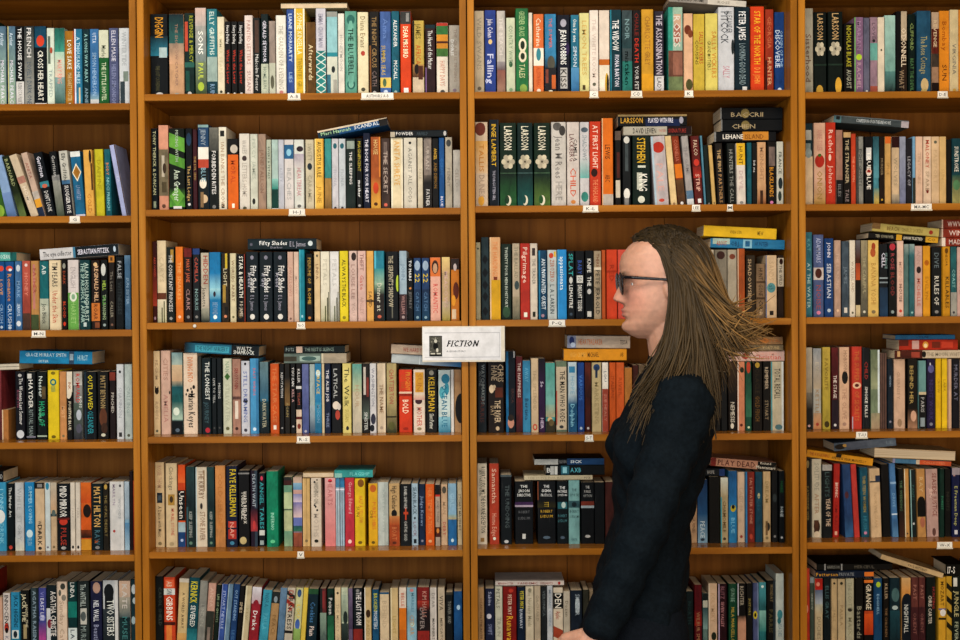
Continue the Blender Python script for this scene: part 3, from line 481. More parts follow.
912 968 175 ccc0b0|o 35 6 10 1.5 222;o 60 3 8 1.2 222;o 35 40 10 1.5 222;o 45 42 9 1.5 222;o 60 47 10 1.6 222;t 6 38 8a8478 WISHING ON;p 92 221;t 52 86 b8aca0 MOTHS
@300 445
133 190 175 d08888|g 0 100 d0a0a0 d88080;t 5 40 b87070 HEARTS;p 4 c34
191 212 175 a8bcc8|s 0 14 4a90b8;b 40 20 52 100 4a5a68;s 16 18 dde
214 238 175 a0b8c8|s 0 14 3a88b8;b 40 20 52 100 4a5a68;s 16 18 dde
240 290 175 c03848|t 6 52 e0a8a8 George Edward @6,4;o 50 93 20 3 e8c8c0
292 348 178 d8b818|o 60 7 32 6 8a5a18;t 26 66 d0702a HALF A YELLOW @6,4;t 38 60 7a6410 SUN @3,3;p 95 7a6410
365 415 205 d8a818|o 50 8 36 6 c86a20;t 30 74 d0702a PURPLE HIBIS @6,4;t 36 62 7a6410 CHI @3,3;p 95 7a6410
415 472 198 b8c0bc|t 10 80 a0aca8 KATE FORSYTH @6,3;b 60 0 100 100 a8b0ac
475 532 205 c0a070|b 0 0 14 100 b89868;t 4 42 3a2c20 High Calendar @5,5;o 48 48 28 6 1c1814;g 52 66 c08048 b85824;s 66 100 a84c20;t 70 90 c87848 BOAT;p 95 6a3018
535 592 208 161a1c|t 4 40 c8c8c4 DANIEL SHEPARD @5,3;b 30 45 75 49 d0502a;b 45 38 58 58 d0502a;t 60 92 c8c8c4 OATHS GOD @5,3
595 630 205 a0b8c8|t 6 50 2a3c4a SEAN BLACK @5,6;o 50 56 16 2 1c2a34;t 62 86 8a5a68 LOCK;b 30 90 75 97 1c2830
635 668 208 1c3050|t 8 80 8aa0c0 Judge Knows;p 93 889
670 717 208 d8621a|t 6 80 e08a48 HER TEMPTATION;p 93 e8b080
722 748 205 b0a090|s 2 18 1c1818;s 18 21 c83a28;s 70 86 5a2418;o 50 76 30 4 d08a40;t 26 62 8a7c70 AND THEN
752 787 210 c8a888|o 50 9 34 6 5a5448;t 18 60 a88a6c MAN;t 62 84 b85848 DEBT
790 835 205 8ab0c8|g 50 58 8ab0b8 b8a878;s 58 100 2a70a8;o 50 92 18 3 c0d8e4;t 10 44 a0c4d8 GIRL
840 865 198 c0b090|t 8 88 4a4438 STUART MACBRIDE
F 15 180 145 172 b89868|P;N left of the pair
F 184 388 130 170 3aa0a0|t 40 92 7ad0d0 FLAGSHIP;b 0 40 20 100 8ac0b8;N right of the pair
#5 2 465 440
63 118 125 e4d6be|t 4 86 161510 ROBERT LUDLUM'S THE BOURNE DECEPTION @6,5;t 8 40 3a3830 ERIC VAN LUSTBADER @3,2;b 30 92 70 97 b08a50
130 182 125 b84428|t 6 50 e0b8a0 Samantha @5,5;t 62 90 e0a890 Home Edge @5,5;o 50 93 16 2 ddc
190 250 185 10181c|t 15 76 5a6668 THE UNDOING @6,4;s 0 3 5a6468;p 96 bbb
265 365 220 101216|h 8 38 e0e0dc THE;h 15 60 e0e0dc JASON;h 22 72 e0e0dc DIRECTIVE;s 33 38 4a2c5a;s 38 41 b0a0b0;h 49 60 6a6c70 ROBERT;h 59 64 6a6c70 LUDLUM;b 40 84 58 92 d0d0cc
385 485 220 101216|b 0 0 6 30 8a4a28;h 8 30 ddd THE;h 15 52 ddd SIGMA;h 22 60 ddd PROTOCOL;g 32 42 1a1810 3a3410;t 33 41 c8a838 TTT @5,4;h 48 64 c8a030 ROBERT;h 56 68 c8a030 LUDLUM;p 90 567
490 550 220 0e1a1e|h 10 50 ddd THE;h 16 84 ddd MATARESE;h 22 84 ddd COUNTDOWN;b 6 33 94 44 2a6a74;o 60 38 20 5 b8ccc8;h 55 80 4a8088 ROBERT;h 63 80 4a8088 LUDLUM;p 90 567
553 612 215 7aa8a8|b 0 32 100 43 3a6068;h 15 44 3a5058 THE;h 23 84 2a4048 CRY OF THE;o 50 38 24 4 1c3038;h 49 80 2a4448 ROBERT;h 57 80 2a4448 LUDLUM;h 93 50 4a7078 ORION
618 690 225 0e1216|h 8 30 bbb THE;h 15 50 aaa PARIS;h 22 66 9a9c9c OPTION;s 31 38 7a3424;s 38 42 9aa8b0;p 88 aaa
690 745 225 101418|
G 748 960 225 4
@625 440
G 100 296 210 4
300 343 210 142c30|g 0 100 1a3438 10181c
347 385 210 b89878|s 0 25 1c1a18;o 50 8 30 6 b8a890;t 34 88 8a6a50 SANGUINE
387 440 210 1f4a78|g 0 55 183c68 24588a;g 55 100 2a6090 8ab0cc;t 66 92 c8dce8 PEACE;p 95 345
447 505 195 14120f
510 550 200 b8a884|b 0 0 16 100 4ab0c0;g 0 30 d0d8d0 b8a884;t 36 84 7a5a28 CHAMOMILE;p 94 543
553 597 165 2a88c0|g 0 45 1f5a90 2a80c0;o 55 52 34 5 c8b828;o 55 50 20 3 1c2418;t 60 92 7ac4e8 BLUE
600 640 170 d0b8a0|t 10 70 c0a890 LADDER;p 92 a43
641 651 170 3a88c0
653 692 170 8a3024|t 8 74 c8907a SALTWATER STONE @5,4;o 50 92 22 4 c0503a
695 733 170 1a5068|o 50 34 20 4 b8b890;t 8 80 2a6a84 TIDES
737 777 168 c0a880|t 6 52 a08858 DREAM;o 60 78 34 6 3a3024;b 30 70 60 90 7a6040;p 94 875
782 815 165 14181c|o 50 38 34 6 3a4448;p 92 888
820 852 165 12181c|t 14 30 1f6a3a HARE;t 50 64 c8d4d8 FORGE;p 93 bbb
@465 440
F 315 680 193 218 c0b498|t 4 60 a09478 THE HUNT FOR RED;t 88 97 3a342a FOX;N lowest of the pile of three
F 430 745 130 186 0f1518|t 2 9 d0d0cc B;b 8 10 14 95 b8b8b4;b 15 10 20 95 c8c8c4;b 26 6 40 94 2a6878;b 29 20 36 80 8ac0cc;t 42 60 5ab0c0 AXB;N middle of the pile of three
F 370 742 92 127 12161a|b 0 10 34 95 b0b0ac;t 36 46 888 ELEVEN;b 47 0 100 100 1f4a78;t 50 70 e0e8ec SICK;N top of the pile of three
@625 440
F 300 532 152 194 141c24|b 88 10 100 100 24488a;t 8 30 aaa JANE;t 36 56 aaa FEVER;t 60 76 aaa HOPE;N under the tilted red one
F 455 803 80 126 c09078|R -5;b 0 0 8 100 8a3028;t 11 68 5a1c14 PLAY DEAD @5,7;b 72 0 100 100 14110f;t 76 92 dcd4c4 Richard @2,3;t 70 99 dcd4c4 Montanari @7,4;N sloping down to the right over a dark flat one
#5 3 780 435
135 162 130 1c1c18|t 20 92 8a7a48 KATHERINE WEB;o 50 6 30 5 8a7a50
170 222 128 c0b8a4|t 5 40 9a988c SOLITUDE @5,5;o 50 86 34 8 3a2418;b 20 78 70 95 5a3a28;o 50 96 34 4 d0c0a8;t 44 70 a88a70 AFTER
225 278 158 141c20|s 0 8 a8a4a0;t 10 44 4a6060 LIGHTS;t 46 84 d0b8a0 YEAR OF THE @6,5
281 315 152 b02a20|L 7;t 26 46 e8d0c0 BIONIC;t 50 84 8a1c14 SAMURAI;b 30 92 70 97 d8a890
348 394 155 2a4a78|L -17;o 40 42 24 5 5a3038;g 70 100 2a4a78 3a6a98
397 427 155 c04038|L -20
435 478 172 1a5a70|L -10;t 12 64 b09848 THIRTEEN WOMEN @5,4;t 70 92 3a88a0 HUSH;p 94 c8a
487 544 178 c8ac88|L -11;b 55 10 100 20 2a3a58;s 18 20 3a4048;t 30 90 b09470 NORWEGIAN @5,3
550 594 155 100e10|L -10
597 629 150 4a78a8|L -18;s 25 28 8ac;s 68 70 bcd;t 36 64 7aa8d0 DRIVE;g 75 100 3a6898 5a88b0
637 665 180 1a1a18|L -7;t 8 70 5a7a5a THE WEDDING;g 50 100 1a1a18 4a2c20
668 693 180 c09050|L -6;b 0 0 16 100 d8d0b8;p 95 543
700 730 185 1a2a2c|L -8;b 0 0 20 100 8ab0b0;p 80 bbb;t 8 60 3a6a64 PANTS
735 780 180 b88a50|L -7;o 50 54 60 14 141210;s 54 70 141210;o 60 78 30 8 a86a50;s 90 100 b88a50;t 6 40 d0b080 RAY
785 850 180 b89890|L -8;t 6 70 8a4a40 SEASIDE JUSTICE @7,4;t 20 50 d8b8ac JEN @4,3;o 60 93 16 6 6a4a44
852 876 180 14382f|t 10 90 3a8a6a FOREST
878 912 180 141414|t 6 90 3a3830 NIGHTS
917 960 175 1c2450|b 15 0 40 12 a88;t 24 86 b0b070 E Freeman Deep @5,4;b 30 90 70 96 c8c8d0;s 0 10 9a9098
962 1000 175 20242c
F 600 912 128 153 4a7898|R -3.6;b 0 0 4 100 88a;b 40 0 46 100 c8b8a0;b 46 0 100 100 c85a30;t 52 90 e08a60 COLLECTED;N under the cream page edges at right
F 140 492 72 113 d8981c|R -8.5;t 4 34 a8481c THE AWAKENING;t 38 90 3a2c0c ANDREW PEARLMAN KELLY @6,4;b 44 0 52 50 2a2010;N sloping down at the left end
F 502 935 70 122 c8a878|P;R -2.9;N page edges showing, right of the tilted yellow
F 290 620 35 80 5a6878|R 5;o 10 50 9 34 2a2018;o 18 40 4 20 b89048;g 20 100 5a6070 6a7888;t 84 95 7a8a98 LE;N sloping up to the right, topmost of the pile
#6 0 0 540
-12 12 305 c8a088|
15 53 283 c8c0bc|t 3 50 2a2428 INNOCENT @5,6;o 50 50 34 7 b83a28;o 50 54 24 4 1c1414;t 62 90 778 KATHY
57 103 278 2f90b8|t 4 50 12384c JACK HIGGINS @6,5;b 10 54 90 66 c8d0d0;o 50 60 24 5 2a3a44;g 66 100 2a88a8 1c6a8a
110 155 268 1c1c18|t 5 66 c8c0a4 ANGEL THE @7,3;t 5 44 d0c8a8 JACK THE @4,5;b 30 48 70 68 a89870
163 203 255 3a4a50|t 4 70 8aa0b0 AGATHA RAISIN;b 75 0 100 100 24323a
205 245 255 4a5098|t 14 44 cdd0e8 EAST LIFE @5,5;g 45 70 4a5098 b04890;t 5 12 88c VI;o 50 40 40 4 8a90c8
247 300 240 1a2a30|b 0 30 40 80 c8ccd0;t 8 66 d8d4d0 AGATHA CHRISTIE @7,6;o 30 50 24 6 8a3040
302 357 222 d4c0ac|o 60 6 26 4 4a4c44;o 30 14 14 4 6a6a60;o 70 20 24 4 8a8478;t 24 80 b8a08c Sunday Cafe @5,5;b 0 0 12 100 c0b0a0
362 410 222 0f3f40|t 1 20 d8dcd8 LINDA @5,5;s 25 45 147a70;s 58 75 c8d4d4;t 58 74 345 LA
412 475 218 2a3434|t 4 32 b0bcb8 The ANTHILL @5,5;b 25 34 80 54 b8b8b0;o 50 44 24 6 5a6464;t 56 86 8a9a98 MURDER
482 543 220 24284a|o 55 8 34 7 b09080;t 24 50 d8dce4 NEL WALL @5,5;t 54 80 9aa0c0 Beautiful
548 630 215 b8bcc0|o 40 14 34 10 1c2024;b 12 14 70 40 1c2024;g 35 100 3a444a 1a2428;t 24 68 dce0dc TWO SISTERS @5,5;b 80 0 100 100 d0d0d0
635 695 218 c8b09a|g 0 20 d8b8a0 c0a894;g 20 45 b0a898 5a6a6a;s 45 100 1c3a3c;t 44 72 4a8888 MUSE;t 4 34 d0c8c0 KATE
697 730 210 1a4048|o 50 12 40 6 c8d0d0;o 60 26 34 4 b8c4c4;o 40 50 34 5 a8bcc0
#6 1 140 520
80 125 300 1a1e1c|t 4 70 4a544e CAROL SHIELD @6,4
128 192 305 c84a24|b 15 3 90 13 e06a40;s 14 22 c8ccc8;t 15 22 345 SWI;t 24 54 f0e4d8 GIBBINS @5,6;s 56 60 5a2014;b 20 60 70 88 d8803a;t 5 12 e0c0a8 AB
197 253 310 c8b080|L 22;s 0 5 d0c8b8;t 18 64 5a4c38 A WORLD AWAY @5,3;g 70 100 c8a060 b07838
240 299 305 12505c|L 27;t 5 32 d8cc20 KERNICK @5,7;t 35 62 d8dcd8 SEVERED @5,5;g 64 100 1a6a74 3a98a4
301 344 322 8a8a84|L 28;t 10 80 a0a098 LINDEN
346 388 335 c09888|L 30;s 38 100 3a3c34;t 5 34 d0b0a0 ANNA;b 20 60 60 80 8a7a70
390 414 345 1a2a20|L 30;t 5 60 8aa080 LIFE OF GHOSTS
416 447 340 3a58a0|L 34;t 5 66 a8b8e0 STUART NEVILLE;b 0 0 14 100 8a98c8
448 475 340 6a88a0|L 36;b 0 0 18 100 9ab0c0
477 510 340 24487a|L 36;t 8 50 8ab0d8 OUT STANDING;t 56 86 4a78a8 LEGS
512 538 350 1a1612|L 34;t 5 56 c0b094 SPIES @5,6
541 575 350 bcb090|L 36;b 0 0 24 100 d4ccb0;t 20 60 a89c78 KEW
578 630 355 9a2430|L 34;g 0 24 c8c8d0 c0a8b0;o 50 30 40 12 a02838;t 34 62 e0dcdc Drake @5,5
631 681 370 3a98b0|L 38;t 5 26 2a7088 NORA;t 36 60 5ab0c4 PAULA
683 727 380 a8865a|L 36;s 0 18 2a3230;o 50 12 24 5 8a98a0;t 24 80 8a6a40 PEACE
729 766 360 5a7a98|L 30;g 0 100 6a8aa8 4a6a88
768 812 360 b8b0a0|L 28;t 3 36 b04a38 DEAR @5,6;t 10 60 2a2420 HUNTRESS @5,6;q 4 10 3a302a;q 16 22 a03a2c;s 62 66 2a2420
814 854 360 c0c090|L 28;o 50 8 30 6 3a5a88;t 18 50 d8b838 LOU @5,5;o 50 54 34 8 4a6ab0;g 60 100 8aa860 7a9848
856 882 360 d0b848|L 28
884 940 365 14303c|L 20;s 0 8 2a5a38;t 20 50 4a80b0 Cookies @5,5;t 56 70 d8c8c0 Plain
@300 520
106 140 365 6a3030|b 0 0 40 100 2a2c2c;b 40 4 75 30 8a3434;g 36 80 8aa090 4a5a58
145 180 365 14382c|b 50 8 90 40 10181a;t 14 38 d8d8d4 Poison @5,6;g 40 80 1f5a40 2a7a50
185 217 360 ccb894|t 20 90 a8987c THE MERCY GIRLS;p 8 543
220 256 360 b8c0a8|g 10 50 a8b4a0 8a9a84;o 60 44 34 10 2a3a34;g 52 80 3a4a44 1c2824;t 5 26 98a898 GUERNSEY
258 280 365 6a5a78|g 0 60 7a6a88 4a3e58
283 333 362 141e24|t 6 54 e0dcdc THE LAST ROOM @6,6;s 60 90 8a2c24;p 4 888
343 380 360 c0a878|b 0 0 14 100 d8d4cc;o 55 38 34 6 4a3018;t 46 80 a88c58 PADDY
385 420 370 1a5a80|t 6 32 c8c838 BROKEN @5,6;t 33 60 cdd8e0 MONSTERS @5,6
425 475 385 ccb898|b 0 0 100 3 1a5a80;t 10 60 b8a488 BEHIND
482 523 362 c8b080|b 0 0 18 100 d8c8a0;t 30 80 b09858 LIGHT
528 567 360 d8c8b8|s 30 62 d87a18;t 8 28 c86a50 BELLE;s 62 100 c86a18
570 622 360 8ab0c0|t 8 36 5a8aa0 MARBLES @6,3;p 4 c88;o 55 54 24 4 b8d0c8;t 40 70 b89878 CEDAR
625 690 358 2a1c1c|s 0 24 8a2420;g 20 34 b83a28 2a1414;t 6 44 c0887a KIM HALLS @6,4;t 30 62 9a8c88 DIVER @4,4;s 64 80 9a2c24
693 728 360 c0b8b0|t 8 30 8a8480 DEAR @5,5;t 36 86 5a5450 MANNERS @5,4;b 75 0 100 100 d0c8c0
735 772 360 c0b098|t 12 34 5a4c40 VIVA @5,6;t 44 86 7a6c58 MERCATOR @5,4
778 815 385 1a1c1c|t 14 50 8a8a84 TOWER AND;s 0 4 4a4438
820 865 380 1f5a90|o 55 25 22 4 a8c8e0;g 50 90 1f5a90 14406c
#6 2 465 520
67 102 360 c8a070|t 12 82 8a5a38 DEAD ON THE RIVER @5,4
108 157 365 242a48|t 5 26 b0b4cc Sabine @5,4;o 40 42 28 4 d0ccd4;t 54 70 8a90b0 SWIFT
160 200 352 c0bca8|t 4 32 5a5a50 PETALS @4,5;t 40 80 9a9888 TRAIN
202 275 355 8a1c14|o 60 6 18 3 c8402a;t 12 42 e0c0a8 PETER MAY @5,3;t 44 86 d8a828 Runaway @5,5
278 320 358 142840|t 6 32 d8c838 PETER MAY @6,5;t 33 62 c8d0dc RUNAWAY @5,4
323 367 352 c8bca4|t 4 60 9a9078 The Nursery Maids @5,5;o 50 6 20 3 8a8470
370 403 352 b8a890|t 5 60 9a8c74 ORCHARD
405 437 355 2a2e30|t 6 44 6a7274 VERONICA
438 468 350 b8bcc0|t 6 60 8a98a8 MICHAEL CONNE
470 523 360 d0c4b0|s 8 32 1a1a18;t 9 31 e0dcd0 DEN @5,7;t 36 48 b04028 Apples @5,6;q 58 74 a84a30
525 560 380 b8b0a0|t 6 50 7a7060 Dozen
562 625 375 202c3c|o 60 24 20 14 b8c4cc;t 6 40 9aa8b4 SKINNER @6,4
G 630 1122 375 15
@625 520
275 322 380 7a8078|
325 365 380 14262a|t 10 60 2a4a4c NORTH
370 410 345 6a1420|t 40 92 b08460 WILBUR SMITH @5,5;g 38 60 7a1820 a82c20
415 441 390 6a8a88|s 0 12 1c2a2c;s 12 24 c0c4b8;g 24 60 3a6068 8ab0b0
445 492 338 d8bca0|b 0 0 12 100 e0d8c8;t 14 56 c8a888 KOLYMSKY;o 60 76 30 6 2a3424
497 543 340 3a1420|b 0 0 14 100 c0b0d0;t 4 22 9a6a78 BLITZ;t 26 62 c89098 SEVEN VALLEY @5,4
552 597 340 125038|t 6 26 8ab0a0 GUN BE;t 34 84 c0a848 MILA MARCELLO @5,4
600 645 338 16120f|b 0 0 12 100 c8c8d8;t 4 32 b0a898 RICHTER @5,5;g 46 56 16120f c89a80;s 56 100 c89a80
648 680 338 1a1814|t 6 62 a89850 SUITORS @5,4
683 712 335 5a6490|b 86 0 100 100 8aa8c8;o 40 46 40 6 c8b828;o 40 46 20 3 2a2414
715 752 332 2a7a80|g 0 40 4a9aa8 2a6a70;g 40 70 8ac0b8 3a8a88;p 6 cdd
755 800 322 14140f|t 6 30 8a7a58 MONDAY @6,4;b 80 0 100 100 2a3a44;t 34 80 5a5438 PARRIS
804 848 285 c4ccc4|o 50 52 34 6 4a98a0;o 40 60 24 4 3a8088;t 64 80 7a98a0 BEACHES
@465 520
F 162 528 322 347 c8bcb4|t 4 26 9a3a30 MARINA DYER;t 32 62 a04438 PANDEMIC;t 66 84 9a3a30 DELIGHTS;o 93 50 2 36 b03a30;N across the tops
#6 3 780 520
130 158 258 c0402c|g 0 100 c84830 b83824;o 50 50 24 5 d8907a
160 182 305 4a5a50|t 8 60 a8b0a8 SHADOW;s 0 8 8a98a0
183 228 312 b8a888|s 0 16 b8281c;o 40 8 24 3 e0907a;g 16 36 5a6a88 a0a8b0;g 36 50 a8a898 b8a888;t 54 90 8a7a60 DUCHESS
232 270 310 122024|t 8 60 4a6a6e ELLIS GRAY
273 305 315 b8a078|p 6 332;t 30 74 9a8460 SALT
308 348 315 b8a480|p 6 332;t 30 74 9a8460 PAULA
352 395 312 a8a48c|t 5 44 8a8870 THE SCOTT;o 50 44 30 3 3a342c;t 52 84 8a8668 MASK
400 445 310 14120f|t 40 86 8a8878 Bastards @5,6
448 497 312 15110f|s 2 6 d87828;b 15 7 85 44 20201c;t 8 44 d8ccb4 GRANGE @5,6;s 46 50 b84a1c;g 50 80 d0581c b83c14
500 545 310 1a4a70|o 55 9 28 4 a8c030;t 22 52 8ab0cc EGGSHELL @5,3
550 582 310 1c1610|t 6 32 b09a7c KILLER @5,5;t 40 86 8a6a48 THE CHILDREN @5,4
585 640 308 14303a|o 55 24 40 10 4a6a6c;o 50 42 30 3 a8b8b8;g 46 90 1f4a54 143038
648 697 308 c8904a|g 0 22 d0a870 c88a40;o 60 34 60 12 14202c;s 34 100 14202c;t 38 78 c8ccc8 NIGHTFALL @5,5
700 738 305 6a3a34|s 42 100 4a2428;t 6 36 a87468 PAST;t 46 84 8a5a54 ORIENT
740 775 305 6a3834|s 42 100 4a2428;t 6 36 a87468 PAST;t 46 84 8a5a54 ORIENT
780 830 305 14201c|t 26 66 c8c0b4 CHRIS CARTER @4,4;t 6 52 a03a34 HUNTING @8,3
845 885 305 c89a28|s 44 46 5a6098;o 60 50 40 5 d8d4d0;t 6 40 6a4a10 MOZART @5,5;s 57 60 3a2c10
888 917 300 c0982c|q 8 16 2a2410;q 26 34 2a2410;q 44 52 2a2410;q 62 70 2a2410
920 962 300 1a2420|b 10 2 60 14 c8c8c0;t 20 56 b8b080 JUNGLE @5,6;t 62 90 a0a890 FEVER
F 190 500 260 300 14243c|t 1 38 d8a030 Patterson @5,5;t 40 66 8a9098 PRIVATE;b 84 20 100 80 d87828;N lower of the dark pair
F 195 600 220 256 14120f|b 10 0 12 100 999;b 32 0 34 100 999;t 14 30 8a8a84 HARRISON;t 50 76 6a6458 MERCIFUL;N upper of the dark pair
F 885 990 225 292 14140f|t 8 46 e8e4dc 17-S @5,6;N at right edge
F 535 865 172 200 c8ac80|R -17.8;t 44 74 4a3c28 PAUL BETTANY;N steeply sloping down to the right
"""
DEBUG = False
import bpy, math, random
import numpy as np
from mathutils import Vector, Matrix
random.seed(7)
C = bpy.context.scene.collection

# ------------------------------------------------------------------ camera
F_PX, DIST, ZC = 1376.0, 3.2, 1.45
PITCH, ROLL = math.atan(20 / F_PX), 0.0068
fwd = Vector((0, math.cos(PITCH), -math.sin(PITCH)))
upv = Vector((0, math.sin(PITCH), math.cos(PITCH)))
rgt = Vector((1, 0, 0))
CAM = Vector((0, -DIST, ZC))

def P(px, py, Y=0.0):
    """the point of the plane y = Y that the photograph shows at (px, py)"""
    dx, dy = px - 480.0, py - 320.0
    u, v = dx - ROLL * dy, dy + ROLL * dx
    d = rgt * (u / F_PX) - upv * (v / F_PX) + fwd
    return CAM + d * ((Y + DIST) / d.y)

cd = bpy.data.cameras.new('camera')
cd.sensor_width = 36.0
cd.lens = F_PX / 960.0 * 36.0
cam = bpy.data.objects.new('camera', cd)
C.objects.link(cam)
r2 = (rgt - upv * ROLL).normalized()
u2 = (upv + rgt * ROLL).normalized()
M = Matrix.Identity(4)
for i in range(3):
    M[i][0], M[i][1], M[i][2], M[i][3] = r2[i], u2[i], -fwd[i], CAM[i]
cam.matrix_world = M
bpy.context.scene.camera = cam

# ------------------------------------------------------------------ colour
GAIN = 1.0
def lin(c):
    return c / 12.92 if c <= .04045 else ((c + .055) / 1.055) ** 2.4
_cc = {}
def rgb(h):
    if h in _cc: return _cc[h]
    s = h if len(h) == 6 else ''.join(ch * 2 for ch in h)
    c0 = [int(s[i:i + 2], 16) / 255 for i in (0, 2, 4)]; lu = .3 * c0[0] + .59 * c0[1] + .11 * c0[2]
    c0 = [lu + (x - lu) * .88 for x in c0]
    c = tuple(min(.86, lin(c0[i]) ** 1.22 * (1.03, 1.0, .95)[i] * 1.06) for i in range(3)) + (1.0,)
    _cc[h] = c
    return c
    c = tuple(min(.86, lin(int(s[i:i + 2], 16) / 255) ** 1.1 * GAIN) for i in (0, 2, 4)) + (1.0,)
    _cc[h] = c
    return c
def srgb(h):
    s = h if len(h) == 6 else ''.join(ch * 2 for ch in h)
    return tuple(int(s[i:i + 2], 16) for i in (0, 2, 4))

# ------------------------------------------------------------------ materials
def mat(name):
    m = bpy.data.materials.new(name); m.use_nodes = True
    nt = m.node_tree; nt.nodes.clear()
    out = nt.nodes.new('ShaderNodeOutputMaterial'); b = nt.nodes.new('ShaderNodeBsdfPrincipled')
    nt.links.new(b.outputs[0], out.inputs[0])
    return m, nt, b
def node(nt, t, **kw):
    n = nt.nodes.new(t)
    for k, v in kw.items():
        if hasattr(n, k): setattr(n, k, v)
        else: n.inputs[k].default_value = v
    return n
def ramp(nt, stops):
    r = nt.nodes.new('ShaderNodeValToRGB')
    e = r.color_ramp.elements
    while len(e) < len(stops): e.new(.5)
    for x, (p, c) in zip(e, stops): x.position, x.color = p, c
    return r
def mixc(nt, fac, a, b, mode='MIX'):
    n = nt.nodes.new('ShaderNodeMix'); n.data_type = 'RGBA'; n.blend_type = mode
    for s, v in ((0, fac), (6, a), (7, b)):
        if hasattr(v, 'links'): nt.links.new(v, n.inputs[s])
        else: n.inputs[s].default_value = v
    return n.outputs[2]

def wood(name, dark, mid, light, axis, rough=.4, coat=.0):
    m, nt, b = mat(name)
    tc = node(nt, 'ShaderNodeTexCoord'); mp = node(nt, 'ShaderNodeMapping')
    sc = [34, 34, 34]; sc[axis] = 1.6
    mp.inputs['Scale'].default_value = sc
    nt.links.new(tc.outputs['Object'], mp.inputs[0])
    n1 = node(nt, 'ShaderNodeTexNoise', Scale=1.0, Detail=6.0, Roughness=.6, Distortion=.6)
    n2 = node(nt, 'ShaderNodeTexNoise', Scale=2.2, Detail=3.0)
    nt.links.new(mp.outputs[0], n1.inputs['Vector']); nt.links.new(tc.outputs['Object'], n2.inputs['Vector'])
    r = ramp(nt, [(.28, dark), (.5, mid), (.74, light)])
    nt.links.new(n1.outputs[0], r.inputs[0])
    r2_ = ramp(nt, [(.3, (.72, .72, .72, 1)), (.7, (1.1, 1.08, 1.05, 1))])
    nt.links.new(n2.outputs[0], r2_.inputs[0])
    nt.links.new(mixc(nt, 1.0, r.outputs[0], r2_.outputs[0], 'MULTIPLY'), b.inputs['Base Color'])
    b.inputs['Roughness'].default_value = rough
    b.inputs['Specular IOR Level'].default_value = .06
    if coat:     # coat limited to upward faces: glints on tops, no light reflections on front edges
        ge = node(nt, 'ShaderNodeNewGeometry'); sx = node(nt, 'ShaderNodeSeparateXYZ'); nt.links.new(ge.outputs['True Normal'], sx.inputs[0])
        cw = node(nt, 'ShaderNodeMapRange'); cw.inputs[1].default_value = .6; cw.inputs[2].default_value = .95; cw.inputs[4].default_value = coat
        nt.links.new(sx.outputs['Z'], cw.inputs[0]); nt.links.new(cw.outputs[0], b.inputs['Coat Weight'])
    else: b.inputs['Coat Weight'].default_value = 0
    b.inputs['Coat Roughness'].default_value = .16
    bp = node(nt, 'ShaderNodeBump', Strength=.12, Distance=.002)
    nt.links.new(n1.outputs[0], bp.inputs['Height']); nt.links.new(bp.outputs[0], b.inputs['Normal'])
    return m

W_UP = wood('varnished_pine_upright', (.20, .066, .004, 1), (.36, .130, .010, 1), (.47, .195, .022, 1), 2)
W_SH = wood('varnished_pine_shelf', (.18, .057, .004, 1), (.31, .106, .008, 1), (.42, .165, .018, 1), 0, .4, .7)
W_BK = wood('back_panel_veneer', (.105, .034, .004, 1), (.165, .055, .006, 1), (.22, .080, .011, 1), 2, .55, .0)

